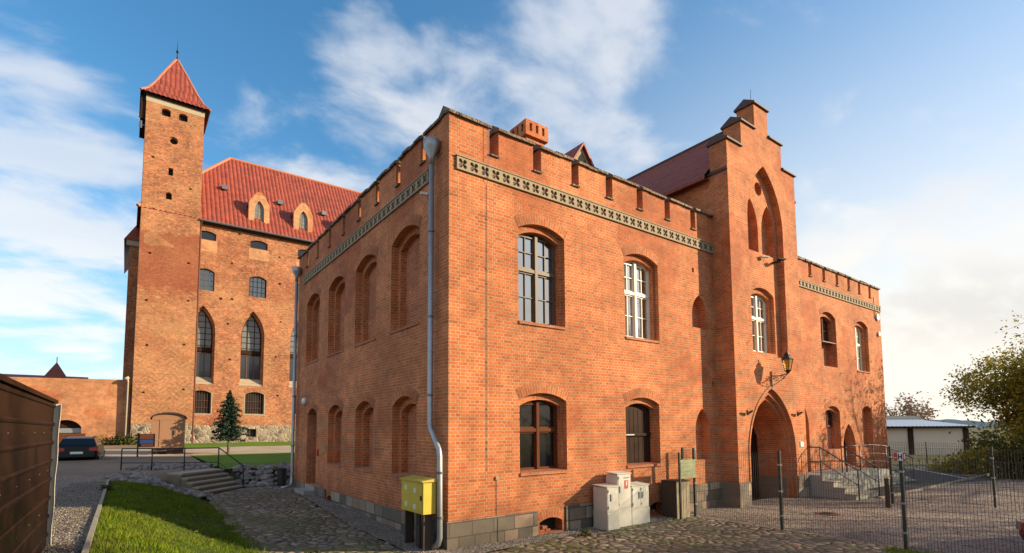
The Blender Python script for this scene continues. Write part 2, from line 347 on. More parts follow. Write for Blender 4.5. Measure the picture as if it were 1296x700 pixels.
M['tail'] = plain('red_lamp_lens', (.42, .012, .012), .2, spec=.7)
M['bark'] = plain('bark', (.085, .062, .045), .9, var=.35, scale=9, bump=.5)
M['bark_pale'] = plain('pale_bark', (.20, .135, .10), .9, var=.3, scale=9)
M['leaf_autumn'] = leafmat('autumn_leaves', [(.13, .13, .016), (.24, .21, .024), (.34, .27, .032), (.17, .17, .022), (.40, .29, .04)], trans=.4)
M['leaf_fallen'] = leafmat('fallen_leaves', [(.20, .12, .03), (.30, .20, .05), (.14, .07, .025), (.24, .13, .03)], trans=.05)
M['leaf_pink'] = leafmat('rusty_leaves', [(.20, .10, .06), (.26, .15, .09), (.18, .11, .08)])
M['leaf_bush'] = leafmat('dark_bush_leaves', [(.04, .048, .014), (.07, .072, .018), (.11, .095, .022)])
M['needle'] = leafmat('spruce_needles', [(.018, .036, .022), (.028, .052, .032), (.04, .066, .045)], trans=.1)
M['grass'] = leafmat('grass_blades', [(.048, .092, .003), (.10, .155, .005), (.17, .225, .008), (.26, .27, .026)], trans=.12, rough=.85)
M['field'] = earth('rough_field', (.060, .062, .022), (.085, .072, .032), (.04, .04, .018), .15, .4, 6)
M['grass_ground'] = earth('turf_soil', (.030, .052, .007), (.050, .080, .009), (.03, .03, .01), .8)
M['far_grass'] = earth('short_turf', (.075, .145, .008), (.11, .19, .010), (.05, .085, .01), .5, .3, 14)
M['ground'] = earth('trodden_earth', (.26, .175, .12), (.19, .13, .085), (.11, .08, .05), .25, .4, 9)
M['gravel'] = cells('loose_gravel', 24, [(.24, .185, .145), (.44, .365, .29), (.58, .50, .41), (.32, .24, .19), (.50, .38, .30)], (.085, .065, .05), .11, bump=.9, dist=.025, dirt=.25)
M['gravel_path'] = cells('path_gravel', 17, [(.19, .12, .075), (.37, .26, .165), (.56, .42, .28), (.25, .16, .10), (.45, .32, .20)], (.05, .045, .038), .11, bump=.9, dist=.025, dirt=.35)
M['cobble'] = cells('cobblestones', 3.9, [(.13, .095, .07), (.26, .195, .14), (.40, .30, .21), (.20, .14, .11), (.34, .22, .155)], (.040, .032, .020), .12, bump=1.0, dist=.05, moss=(.095, .095, .026), dirt=.3)
M['paving'] = cells('worn_paving', 8.5, [(.20, .145, .112), (.29, .215, .168), (.37, .28, .22), (.25, .175, .135)], (.09, .075, .065), .07, bump=.7, dist=.02, dirt=.45)
M['asphalt'] = earth('asphalt', (.060, .056, .054), (.085, .078, .072), (.11, .10, .09), .5, .3, 60)
M['sand_path'] = earth('sandy_path', (.34, .26, .185), (.42, .34, .25), (.26, .2, .14), .5, .3, 20)
M['rubble'] = cells('rubble_stone', 2.5, [(.15, .12, .105), (.26, .215, .19), (.36, .31, .275), (.22, .15, .135)], (.2, .17, .15), .01, bump=.5, dist=.03, dirt=.2)
M['kerb'] = plain('weathered_kerb', (.27, .225, .165), .85, var=.25, scale=6, bump=.3)
M['paintline'] = plain('worn_white_line', (.42, .40, .37), .8, var=.25, scale=9)
M['garage_wall'] = plain('beige_render', (.60, .50, .39), .85, var=.1, scale=1)
M['hill'] = earth('hazy_wooded_hills', (.38, .45, .48), (.43, .49, .52), (.33, .40, .43), .01, .2, .05)  # distance haze is mixed into this pale blue-grey colour
mt, t, b = new_mat('amber_lantern_glass'); b.inputs['Base Color'].default_value = (.52, .31, .075, 1); b.inputs['Roughness'].default_value = .25
b.inputs['Transmission Weight'].default_value = .55; M['amber'] = mt

# ------------------------------------------------------------------ mesh builder
class MB:
    def __init__(s): s.v = []; s.f = []; s.uv = []; s.marks = []; s.depth = 0
    def piece(fn):
        def run(s, *a, **k):
            if s.depth == 0: s.marks.append((len(s.v), len(s.f)))
            s.depth += 1; r = fn(s, *a, **k); s.depth -= 1; return r
        return run
    def pieces(s):
        m_ = s.marks+[(len(s.v), len(s.f))]; out = []
        for (v0, f0), (v1, f1) in zip(m_[:-1], m_[1:]):
            q = MB(); q.v = s.v[v0:v1]; q.f = [tuple(i-v0 for i in f) for f in s.f[f0:f1]]; q.uv = s.uv[f0:f1]; out.append(q)
        return out
    def face(s, pts, uv=None):
        i = len(s.v); s.v.extend(tuple(p) for p in pts); s.f.append(tuple(range(i, i+len(pts)))); s.uv.append(uv)
    @piece
    def box(s, x0, y0, z0, x1, y1, z1):
        p = [(x, y, z) for z in (z0, z1) for y in (y0, y1) for x in (x0, x1)]
        for q in ((0, 2, 3, 1), (4, 5, 7, 6), (0, 1, 5, 4), (2, 6, 7, 3), (0, 4, 6, 2), (1, 3, 7, 5)): s.face([p[k] for k in q])
        return s
    @piece
    def obox(s, c, ax, ay, hx, hy, z0, z1):
        """box with horizontal axes ax, ay (2D unit vectors) about (cx, cy)"""
        P = lambda a, b_, z: (c[0]+ax[0]*a+ay[0]*b_, c[1]+ax[1]*a+ay[1]*b_, z)
        p = [P(a, b_, z) for z in (z0, z1) for b_ in (-hy, hy) for a in (-hx, hx)]
        for q in ((0, 2, 3, 1), (4, 5, 7, 6), (0, 1, 5, 4), (2, 6, 7, 3), (0, 4, 6, 2), (1, 3, 7, 5)): s.face([p[k] for k in q])
        return s
    @piece
    def extrude(s, poly, vec):
        """closed solid: planar 3D polygon swept along vec"""
        q = [tuple(Vector(p)+Vector(vec)) for p in poly]; n = len(poly)
        s.poly(poly); s.poly(q[::-1])
        for i in range(n):
            j = (i+1) % n; s.face([poly[j], poly[i], q[i], q[j]])
        return s
    @piece
    def poly(s, poly, holes=()):
        loops = [[Vector(p) for p in poly]]+[[Vector(p) for p in h] for h in holes]
        flat = [p for l in loops for p in l]
        for tri in tessellate_polygon(loops): s.face([flat[k] for k in tri])
        return s
    @piece
    def tube(s, path, r, n=8, caps=True, r1=None):
        path = [Vector(p) for p in path]; m_ = len(path); rings = []
        prev = None
        for i, p in enumerate(path):
            d = (path[min(i+1, m_-1)]-path[max(i-1, 0)]).normalized()
            if prev is None: a = d.orthogonal().normalized()
            else:
                a = (prev-d*prev.dot(d));  a = a.normalized() if a.length > 1e-6 else d.orthogonal().normalized()
            prev = a; b_ = d.cross(a)
            rr = r if r1 is None else r+(r1-r)*i/(m_-1)
            rings.append([p+(a*math.cos(2*math.pi*k/n)+b_*math.sin(2*math.pi*k/n))*rr for k in range(n)])
        base = len(s.v)
        for rg in rings: s.v.extend(tuple(q) for q in rg)
        for i in range(m_-1):
            for k in range(n):
                k2 = (k+1) % n
                s.f.append((base+i*n+k, base+i*n+k2, base+(i+1)*n+k2, base+(i+1)*n+k)); s.uv.append(None)
        if caps:
            s.f.append(tuple(base+k for k in range(n))[::-1]); s.uv.append(None)
            s.f.append(tuple(base+(m_-1)*n+k for k in range(n))); s.uv.append(None)
        return s
    @piece
    def lathe(s, c, prof, n=16, axis='z', sq=(1, 1)):
        """prof: (radius, height) list about vertical axis at c"""
        base = len(s.v)
        for r, h in prof:
            for k in range(n):
                a = 2*math.pi*(k+.5)/n
                q = (r*math.cos(a)*sq[0], r*math.sin(a)*sq[1])
                s.v.append((c[0]+q[0], c[1]+q[1], c[2]+h) if axis == 'z' else ((c[0]+q[0], c[1]+h, c[2]+q[1]) if axis == 'y' else (c[0]+h, c[1]+q[0], c[2]+q[1])))
        for i in range(len(prof)-1):
            for k in range(n):
                k2 = (k+1) % n
                s.f.append((base+i*n+k, base+i*n+k2, base+(i+1)*n+k2, base+(i+1)*n+k)); s.uv.append(None)
        s.f.append(tuple(base+k for k in range(n))[::-1]); s.uv.append(None)
        s.f.append(tuple(base+(len(prof)-1)*n+k for k in range(n))); s.uv.append(None)
        return s
    def build(s, name, mat, parent=None, org=(0, 0, 0), smooth=False, link=True):
        me = bpy.data.meshes.new(name)
        V = np.array(s.v, float)-np.array(org, float)
        me.from_pydata(V.tolist(), [], s.f)
        uvl = me.uv_layers.new(name='UVMap')
        W = np.array(s.v, float)
        arr = np.zeros((len(me.loops), 2), np.float32); k = 0
        for fi, f in enumerate(s.f):
            u = s.uv[fi] if fi < len(s.uv) else None
            n = len(f)
            if u is not None: arr[k:k+n] = u
            else:
                P = W[list(f)]
                nr = np.zeros(3)
                for i in range(n):
                    a, b_ = P[i], P[(i+1) % n]
                    nr += np.cross(a-P[0], b_-P[0])
                l = np.linalg.norm(nr); nr = nr/l if l > 1e-12 else np.array([0, 0, 1.])
                if abs(nr[2]) > .75: arr[k:k+n] = P[:, :2]
                else:
                    h = math.hypot(nr[0], nr[1]); tx, ty = -nr[1]/h, nr[0]/h
                    if abs(tx) > abs(ty): sg = 1 if tx > 0 else -1
                    else: sg = 1 if ty > 0 else -1
                    arr[k:k+n, 0] = (P[:, 0]*tx+P[:, 1]*ty)*sg; arr[k:k+n, 1] = P[:, 2]/max(.35, h)
            k += n
        uvl.data.foreach_set('uv', arr.ravel())
        me.materials.append(mat if not isinstance(mat, str) else M[mat])
        if smooth: me.polygons.foreach_set('use_smooth', [True]*len(me.polygons))
        me.update()
        o = bpy.data.objects.new(name, me)
        if parent is not None: o.parent = parent
        COL.objects.link(o)
        return o

def tag(o, label=None, cat=None, group=None, kind=None):
    if label: o['label'] = label
    if cat: o['category'] = cat
    if group: o['group'] = group
    if kind: o['kind'] = kind
    return o
class Thing:
    def __init__(s, name, label, cat, loc=(0, 0, 0), group=None, rotz=0, local=False):
        s.o = bpy.data.objects.new(name, None); COL.objects.link(s.o); s.o.empty_display_size = .2
        s.o.location = loc; s.o.rotation_euler = (0, 0, rotz); s.org = (0, 0, 0) if local else loc
        tag(s.o, label, cat, group)
    def split(s, name, mb, mat, parent=None, smooth=False):
        return [s.part(name, q, mat, parent, smooth) for q in mb.pieces()]
    def part(s, name, mb, mat, parent=None, smooth=False, label=None):
        o = mb.build(name, mat, parent or s.o, s.org, smooth)
        if label: o['label'] = label
        return o
def solo(name, mb, mat, label, cat, loc=(0, 0, 0), group=None, smooth=False):
    o = mb.build(name, mat, None, loc, smooth); o.location = loc
    return tag(o, label, cat, group)
def copy_tree(o, parent=None):
    c = o.copy(); COL.objects.link(c)
    if parent is not None: c.parent = parent
    for ch in list(o.children): copy_tree(ch, c)
    return c
def struct(name, mb, mat, kind='structure', smooth=False):
    return tag(mb.build(name, mat, None, (0, 0, 0), smooth), kind=kind)

# ------------------------------------------------------------------ ground
def sst(a, b_, x):
    t = np.clip((np.asarray(x, float)-a)/(b_-a), 0, 1); return t*t*(3-2*t)
def H(x, y):
    x = np.asarray(x, float); y = np.asarray(y, float)
    zl = .05+.025*np.clip(y, 0, 12.8)
    zl = zl-.35*sst(26, 50, x)
    dx = np.maximum(0, -3.3-x); dy = np.maximum(0, -6.6-y)*sst(4.0, -2.0, x)
    d = np.hypot(dx, dy)
    z = zl+(1.0-zl)*sst(-.15, 2.75, d)
    yb = np.interp(x, [-6.2, -4.6, -2.6, -1.5, 3], [11.6, 12.7, 14.3, 13.5, 13.4])
    zu = 1.02+.44*np.clip((y-16)/32, 0, 1)
    u = sst(0, 1.3, y-yb)*sst(40, 24, x)
    return z+(zu-z)*u
def h1(x, y): return float(H(x, y))

ax = np.concatenate([[-2500, -900, -350, -150, -80, -50, -35], np.arange(-25, 40, .8), [42, 46, 52, 60, 75, 100, 160, 350, 900, 2500]])
ay = np.concatenate([[-2500, -900, -350, -150, -80, -50, -30], np.arange(-22, 56, .8), [60, 68, 80, 100, 160, 350, 900, 2500]])
gx, gy = np.meshgrid(ax, ay); gz = H(gx, gy)-.09
mb = MB(); mb.v = list(zip(gx.ravel().tolist(), gy.ravel().tolist(), gz.ravel().tolist())); nx = len(ax)
mb.f = [(j*nx+i, j*nx+i+1, (j+1)*nx+i+1, (j+1)*nx+i) for j in range(len(ay)-1) for i in range(nx-1)]
mb.uv = [None]*len(mb.f)
ground = struct('ground', mb, 'field', smooth=True)

def inpoly(P, poly):
    x, y = P[:, 0], P[:, 1]; c = np.zeros(len(P), bool); n = len(poly)
    for i in range(n):
        x1, y1 = poly[i]; x2, y2 = poly[(i+1) % n]
        cond = ((y1 > y) != (y2 > y)); c ^= cond & (x < (x2-x1)*(y-y1)/(y2-y1+1e-12)+x1)
    return c
def patch(name, poly, mat, dz, res=.4, wob=0.):
    """a sheet that follows the ground inside poly"""
    pts = []
    n = len(poly)
    for i in range(n):
        a, b_ = np.array(poly[i], float), np.array(poly[(i+1) % n], float); k = max(1, int(np.linalg.norm(b_-a)/res))
        for j in range(k):
            p = a+(b_-a)*j/k
            if wob and j: p = p+RNG.normal(0, wob, 2)
            pts.append(tuple(p))
    nb = len(pts); pl = np.array(pts)
    lo, hi = pl.min(0), pl.max(0)
    g = np.stack(np.meshgrid(np.arange(lo[0], hi[0], res), np.arange(lo[1], hi[1], res)), -1).reshape(-1, 2)
    g = g[inpoly(g, pts)]
    if len(g):
        seg_a = pl; seg_b = np.roll(pl, -1, 0); keep = np.ones(len(g), bool)
        for a, b_ in zip(seg_a, seg_b):
            ab = b_-a; t = np.clip(((g-a)@ab)/(ab@ab+1e-12), 0, 1); keep &= np.linalg.norm(g-(a+t[:, None]*ab), axis=1) > res*.3
        g = g[keep]
    allp = pts+[tuple(q) for q in g]
    r = delaunay_2d_cdt([Vector(p) for p in allp], [], [list(range(nb))], 1, 1e-5)
    V = np.array([tuple(p) for p in r[0]]); z = H(V[:, 0], V[:, 1])+dz
    mb = MB(); mb.v = [(float(a), float(b_), float(c)) for (a, b_), c in zip(V, z)]; mb.f = [tuple(f) for f in r[2]]; mb.uv = [None]*len(mb.f)
    o = struct(name, mb, mat, smooth=True)
    return o
LAWN = [(-6.0, -15), (5.5, -15), (5.5, -8.6), (1.5, -6.9), (-2.9, -5.6), (-3.35, -2), (-3.4, 2.3), (-3.35, 9.2), (-3.6, 11.2), (-4.4, 12.3), (-6.0, 12.0)]
patch('lawn', LAWN, 'grass_ground', .012)
patch('gravel_path', [(-6.06, -15), (-6.06, 15.5), (-8.6, 17), (-9.4, 17), (-9.4, -1), (-7.0, -1), (-7.0, -15)], 'gravel_path', .0)
patch('cobblestone_yard', [(-3.35, 9.3), (-3.4, 2.3), (-3.35, -2), (-2.9, -5.6), (1.5, -6.9), (5.5, -8.6), (7.6, -8.6), (7.75, -.62), (3.6, -.55), (-.1, -.75), (-.8, .3), (-.75, 5), (-.45, 10.2), (-.3, 13.3), (-1.7, 13.2), (-3.3, 11.4)], 'cobble', .018, .35, .05)
patch('gravel_strip', [(-.1, -.75), (3.6, -.55), (7.75, -.62), (7.78, -.02), (.0, -.02), (-.02, 0), (-.02, 13.2), (-.3, 13.3), (-.45, 10.2), (-.75, 5), (-.8, .3)], 'gravel', .024, .25, .03)
patch('paved_yard', [(7.75, -.62), (7.6, -8.6), (8.2, -12), (34, -16), (34, -4.9), (24, -2.6), (16.2, -2.5), (16.2, -.02), (7.78, -.02)], 'paving', .014, .5)
patch('asphalt_drive', [(16.2, -.02), (16.2, -2.5), (24, -2.6), (34, -4.9), (60, -10), (60, 3.5), (40, 2.0), (30, 2.4), (25.2, 1.2), (25.2, -.02)], 'asphalt', .010, .6)
patch('earth_yard', [(-14, 16.0), (-6.0, 15.5), (-6.0, 12.0), (-4.4, 12.6), (-2.6, 14.6), (-2.4, 27), (-3, 37), (-3, 49), (-14, 49)], 'ground', .0, .6)
patch('upper_lawn', [(-2.2, 15.2), (14, 14.8), (14, 26.5), (-2.4, 27)], 'far_grass', .02, .5)
patch('sandy_path', [(-14, 27.5), (-2.4, 27), (14, 26.5), (20, 26), (20, 38), (-3, 38.5), (-14, 38.5)], 'sand_path', .012, .8)
patch('castle_lawn', [(-3, 38.5), (24, 38), (24, 48.6), (-.2, 48.6), (-3, 48)], 'far_grass', .02, .8)
# timber edging between path and lawn
mb = MB()
ys = np.arange(-15, 12.2, .9)
for a, b_ in zip(ys[:-1], ys[1:]):
    za, zb = h1(-6.03, a), h1(-6.03, b_)
    mb.extrude([(-6.065, a, za-.1), (-6.0, a, za-.1), (-6.0, a, za+.075), (-6.065, a, za+.075)], (0, b_-a-.012, zb-za))
solo('path_edging', mb, 'kerb', 'weathered timber edging strip between gravel path and lawn', 'edging')
# drive kerb and line
mb = MB()
for i in range(24):
    x = 16.2+i*.78
    mb.extrude([(x, -2.62, -.05), (x, -2.50, -.05), (x, -2.50, .13), (x, -2.62, .13)], (.765, 0, 0))
struct('kerb', mb, 'kerb')
mb = MB(); mb.face([(27, -2.7, h1(27, -2.7)+.02), (27.35, -2.7, h1(27, -2.7)+.02), (33.6, 1.4, h1(33, 1.4)+.02), (33.2, 1.4, h1(33, 1.4)+.02)])
struct('parking_line', mb, 'paintline')
# hills beyond the right end
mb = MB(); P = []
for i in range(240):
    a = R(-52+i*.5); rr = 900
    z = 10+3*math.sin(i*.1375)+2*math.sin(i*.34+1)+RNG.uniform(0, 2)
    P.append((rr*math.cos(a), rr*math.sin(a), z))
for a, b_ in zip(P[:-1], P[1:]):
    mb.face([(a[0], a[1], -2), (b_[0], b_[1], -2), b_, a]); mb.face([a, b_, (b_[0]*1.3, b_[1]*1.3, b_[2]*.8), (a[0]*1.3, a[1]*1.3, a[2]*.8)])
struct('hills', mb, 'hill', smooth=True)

# ------------------------------------------------------------------ wall with openings
def seg(cx, wd, z0, zs, rise, n=10):
    """segmental-arched opening outline (a, z)"""
    h = wd/2; pts = [(cx-h, z0), (cx+h, z0)]
    r = (h*h+rise*rise)/(2*rise); c = zs+rise-r; a0 = math.asin(h/r)
    for i in range(n+1):
        a = a0-2*a0*i/n; pts.append((cx+r*math.sin(a), c+r*math.cos(a)))
    return pts
def pointed(cx, wd, z0, zs, za, n=8):
    h = wd/2; k = za-zs; r = (h*h+k*k)/(2*h)         # arc centre on the springing line
    pts = [(cx-h, z0), (cx+h, z0)]
    a1 = math.asin(min(1, k/r))
    for i in range(n+1):
        a = a1*i/n; pts.append((cx+h-r+r*math.cos(a), zs+r*math.sin(a)))
    for i in range(n-1, -1, -1):
        a = a1*i/n; pts.append((cx-h+r-r*math.cos(a), zs+r*math.sin(a)))
    return pts
def rect(a0, z0, a1, z1): return [(a0, z0), (a1, z0), (a1, z1), (a0, z1)]
def circle(cx, cz, r, n=18): return [(cx+r*math.cos(2*math.pi*i/n), cz+r*math.sin(2*math.pi*i/n)) for i in range(n)]
class Plane:
    """maps (a, z, depth into the wall) to world"""
    def __init__(s, fn): s.fn = fn
    def __call__(s, a, z, d=0.): return s.fn(a, z, d)
def add_wall(mb, pl, outer, holes):
    """holes: dict(steps=[(outline, depth), ...], back=bool); outlines shrink inward"""
    mb.poly([pl(a, z) for a, z in outer], [[pl(a, z) for a, z in h['steps'][0][0]] for h in holes])
    for h in holes:
        d0 = 0.
        for i, (o, d1) in enumerate(h['steps']):
            n = len(o)
            for k in range(n):
                (a, z), (a2, z2) = o[k], o[(k+1) % n]
                q = [pl(a, z, d0), pl(a2, z2, d0), pl(a2, z2, d1), pl(a, z, d1)]
                ln = math.hypot(a2-a, z2-z)
                steep = abs(z2-z) > abs(a2-a)*.9
                uv = [(d0, z), (d0, z2), (d1, z2), (d1, z)] if steep else [(d0, a), (d0, a2), (d1, a2), (d1, a)]
                mb.face(q, uv)
            d0 = d1
            if i+1 < len(h['steps']):
                mb.poly([pl(a, z, d1) for a, z in o], [[pl(a, z, d1) for a, z in h['steps'][i+1][0]]])
        if h.get('back'):
            mb.poly([pl(a, z, d0) for a, z in h['steps'][-1][0]])
def arch_band(mb, pl, curve, hgt, proud=.004):
    """radial brick ring above an arch: curve is the list of (a, z) along the intrados"""
    n = len(curve); nr = []
    for i in range(n):
        p, q = curve[max(i-1, 0)], curve[min(i+1, n-1)]
        dx, dz = q[0]-p[0], q[1]-p[1]; l = math.hypot(dx, dz); nr.append((-dz/l, dx/l) if True else 0)
    mid = curve[n//2]
    s_ = 0.
    for i in range(n-1):
        p, q = curve[i], curve[i+1]; l = math.hypot(q[0]-p[0], q[1]-p[1])
        a, b_ = nr[i], nr[i+1]
        if a[1] < 0: a = (-a[0], -a[1])
        if b_[1] < 0: b_ = (-b_[0], -b_[1])
        mb.face([pl(p[0], p[1], -proud), pl(q[0], q[1], -proud), pl(q[0]+b_[0]*hgt, q[1]+b_[1]*hgt, -proud), pl(p[0]+a[0]*hgt, p[1]+a[1]*hgt, -proud)],
                [(0.02, s_), (0.02, s_+l), (.02+hgt, s_+l), (.02+hgt, s_)])
        s_ += l
def seg_curve(cx, wd, zs, rise, ext=0.04, n=12):
    p = seg(cx, wd, 0, zs, rise, n)[2:]; return p[::-1]

FRONT = Plane(lambda a, z, d=0.: (a, d, z))                 # the sunny street front, y = 0
SIDE = Plane(lambda a, z, d=0.: (d, a, z))                  # the shaded side, x = 0
GY = -.657
GATE = Plane(lambda a, z, d=0.: (a, GY+d, z))

B = Thing('brick_building', 'long two-storey red brick building with battlements, tracery band and stepped gate gable', 'building', (0, 0, 0))
wall = MB(); infill = MB()
XL, XR, L, DEP = 10.32, 15.02, 25.03, 12.8

def double(cx, wd, z0, zs, rise, d1=.13, d2=.34, inset=.09, drop=.14, back=False):
    return dict(steps=[(seg(cx, wd, z0, zs, rise), d1), (seg(cx, wd-2*inset, z0+.002, zs-drop, rise*.9), d2)], back=back)
# ---- front, left wing
PB, PT = 9.21, 9.90                                         # parapet: slot bottom, top of brick
U = dict(z0=5.27, zs=7.63, rise=.21); Lw = dict(z0=1.58, zs=3.35, rise=.19)
holes = [double(2.71, 1.53, **U), double(6.56, 1.53, **U), double(2.71, 1.52, **Lw), double(6.47, 1.50, **Lw),
         dict(steps=[(pointed(9.40, .78, 1.62, 2.55, 3.27), .30)], back=True), dict(steps=[(pointed(9.42, .80, 5.92, 6.35, 7.02), .30)], back=True),
         dict(steps=[(seg(2.91, .74, .10, .36, .10), .30)], back=False), dict(steps=[(seg(7.00, .62, .10, .38, .10), .30)], back=False),
         dict(steps=[(circle(9.52, .42, .17), .25)], back=False),
         dict(steps=[(rect(9.1, 7.75, 9.2, 7.9), .12)], back=False), dict(steps=[(rect(10.02, 4.0, 10.12, 4.2), .12)], back=False)]
add_wall(wall, FRONT, [(0, -.3), (XL, -.3), (XL, PB), (0, PB)], holes)
# ---- front, right wing
RB, RT = 9.03, 9.64
hr = [dict(steps=[(seg(19.0, 1.50, 5.27, 7.45, .24), .13), (seg(19.0, 1.32, 5.272, 7.31, .2), .36)], back=False),
      dict(steps=[(seg(22.58, 1.50, 5.27, 7.45, .24), .13), (seg(22.58, 1.32, 5.272, 7.31, .2), .36)], back=False),
      dict(steps=[(seg(19.0, 1.40, 1.68, 3.33, .22), .13), (seg(19.0, 1.22, 1.682, 3.2, .19), .36)], back=False),
      dict(steps=[(seg(22.68, 1.15, 1.68, 3.40, .22), .30)], back=True),
      dict(steps=[(pointed(20.55, 1.30, .9, 1.72, 2.78), .12), (pointed(20.55, 1.08, .902, 1.70, 2.62), .40)], back=False),
      dict(steps=[(pointed(16.2, 1.10, .80, 2.55, 3.72), .34)], back=False),
      dict(steps=[(pointed(16.05, .62, 5.92, 6.35, 7.02), .25)], back=True)]
add_wall(wall, FRONT, [(XR, -.3), (L, -.3), (L, RB), (XR, RB)], hr)
# ---- left side
sh = []
SU = [2.31, 5.08, 7.81, 10.60]; SL = [2.28, 5.04, 7.72]
for c in SU: sh.append(dict(steps=[(seg(c, 1.72, 5.27, 7.63, .28), .20), (seg(c, 1.40, 5.272, 7.49, .25), .36)], back=False))
for c in SL: sh.append(dict(steps=[(seg(c, 1.45, 1.48, 3.25, .25), .20), (seg(c, 1.16, 1.482, 3.10, .22), .38)], back=False))
sh.append(dict(steps=[(seg(10.42, 1.22, .62, 3.25, .22), .45)], back=False))
sh.append(dict(steps=[(seg(8.15, .55, .18, .34, .10), .3)], back=False))
add_wall(wall, SIDE, [(0, -.3), (DEP, -.3), (DEP, PB), (0, PB)], sh)
for c in SU: infill.poly([SIDE(a, z, .36) for a, z in seg(c, 1.40, 5.272, 7.49, .25)])
for c in SL: infill.poly([SIDE(a, z, .38) for a, z in seg(c, 1.16, 1.482, 3.10, .22)])
infill.poly([FRONT(a, z, .36) for a, z in [(18.34, 5.27), (19.66, 5.27), (19.66, 6.35), (18.34, 6.35)]])
infill.poly([FRONT(a, z, .36) for a, z in [(18.39, 1.68), (19.61, 1.68), (19.61, 2.62), (18.39, 2.62)]])
# ---- back and right end, roof-side of the parapet
wall.face([(L, 0, -.5), (L, DEP, -.5), (L, DEP, RB), (L, 0, RB)])
wall.face([(L, DEP, -.3), (0, DEP, -.3), (0, DEP, PB), (L, DEP, PB)])
TH = .42
for (x0, x1, zb) in ((0, XL, PB), (XR, L, RB)):
    wall.face([(x0, TH, 8.6), (x1, TH, 8.6), (x1, TH, zb), (x0, TH, zb)])
    wall.face([(x0, 0, zb), (x1, 0, zb), (x1, TH, zb), (x0, TH, zb)])
wall.face([(TH, TH, 8.6), (TH, DEP, 8.6), (TH, DEP, PB), (TH, TH, PB)]); wall.face([(0, TH, PB), (TH, TH, PB), (TH, DEP, PB), (0, DEP, PB)])
# ---- merlons and their copings
COPS = []; SLOTS = []
def coping_run(p0, p1, nrm, z, th=TH, over=.07, hgt=.24):
    """pitched tile coping from p0 to p1 (2D), wall thickness th towards nrm"""
    p0, p1 = Vector(p0), Vector(p1); d = (p1-p0); ln = d.length; d = d/ln; nrm = Vector(nrm)
    k = max(1, round(ln/.33)); cop = MB(); COPS.append(cop)
    for i in range(k):
        a, b_ = p0+d*(ln*i/k-.012), p0+d*(ln*(i+1)/k+.012)
        j = random.uniform(-.012, .012); o2 = over+random.uniform(-.015, .02)
        prof = [(-o2, z-.03+j), (-o2, z+.035+j), (th*.5, z+hgt+j*1.6), (th+over, z+.03+j), (th+over, z-.03+j), (th*.5, z+.03)]
        pa = [(a.x+nrm.x*q, a.y+nrm.y*q, zz_) for q, zz_ in prof]
        cop.extrude(pa, ((b_-a).x, (b_-a).y, random.uniform(-.008, .008)))
def merlons_front(xs, zb, zt):
    for a, b_ in xs:
        wall.face([(a, 0, zb), (b_, 0, zb), (b_, 0, zt), (a, 0, zt)]); wall.face([(b_, TH, zb), (a, TH, zb), (a, TH, zt), (b_, TH, zt)])
        for x in (a, b_):
            if x not in (0.0, XL, XR): wall.face([(x, 0, zb), (x, TH, zb), (x, TH, zt), (x, 0, zt)])
        coping_run((a-.03, 0), (b_+.03, 0), (0, 1), zt)
    for (a, b_), (c, d_) in zip(xs[:-1], xs[1:]):       # slot sill
        SLOTS.append(MB()); SLOTS[-1].extrude([(b_+.002, -.05, zb-.01), (b_+.002, -.05, zb+.03), (b_+.002, TH, zb+.09), (b_+.002, TH, zb-.01)], (c-b_-.004, 0, 0))
GAPW = .27
sl = [1.37, 2.71, 4.04, 5.37, 6.70, 8.02, 9.37]
e = [0.0]+[v for s_ in sl for v in (s_-GAPW, s_)]+[XL]
merlons_front([(e[i], e[i+1]) for i in range(0, len(e), 2)], PB, PT)
sl = [16.3, 17.64, 18.95, 20.27, 21.53, 22.72, 23.98]
e = [XR]+[v for s_ in sl for v in (s_-GAPW, s_)]+[L]
merlons_front([(e[i], e[i+1]) for i in range(0, len(e), 2)], RB, RT)
sl = [1.44, 2.92, 4.38, 5.85, 7.3, 8.8, 10.25, 11.7]
e = [TH]+[v for s_ in sl for v in (s_-GAPW, s_)]+[DEP]
ms = [(e[i], e[i+1]) for i in range(0, len(e), 2)]
for a, b_ in ms:
    wall.face([(0, a, PB), (0, b_, PB), (0, b_, PT), (0, a, PT)]) if a > TH else wall.face([(0, 0, PB), (0, b_, PB), (0, b_, PT), (0, 0, PT)])
    wall.face([(TH, b_, PB), (TH, a, PB), (TH, a, PT), (TH, b_, PT)])
    for y in (a, b_):
        if y > TH: wall.face([(0, y, PB), (TH, y, PB), (TH, y, PT), (0, y, PT)])
    coping_run((0, a-.03), (0, b_+.03), (1, 0), PT)
for (a, b_), (c, d_) in zip(ms[:-1], ms[1:]):
    SLOTS.append(MB()); SLOTS[-1].extrude([(-.05, b_+.002, PB-.01), (-.05, b_+.002, PB+.03), (TH, b_+.002, PB+.09), (TH, b_+.002, PB-.01)], (0, c-b_-.004, 0))

# ---- brick arches over the openings
for c, wd, zs, rise in [(2.71, 1.53, 7.63, .21), (6.56, 1.53, 7.63, .21), (2.71, 1.52, 3.35, .19), (6.47, 1.50, 3.35, .19)]:
    arch_band(wall, FRONT, seg_curve(c, wd, zs, rise), .27)
for c, wd, zs, rise in [(19.0, 1.5, 7.45, .24), (22.58, 1.5, 7.45, .24), (19.0, 1.4, 3.33, .22), (22.68, 1.15, 3.40, .22), (2.91, .74, .36, .10), (7.0, .62, .38, .10)]:
    arch_band(wall, FRONT, seg_curve(c, wd, zs, rise), .25 if zs > 1 else .24)
for c in SU: arch_band(wall, SIDE, seg_curve(c, 1.72, 7.63, .28), .27)
for c in SL: arch_band(wall, SIDE, seg_curve(c, 1.45, 3.25, .25), .27)
arch_band(wall, SIDE, seg_curve(10.42, 1.22, 3.25, .22), .25)

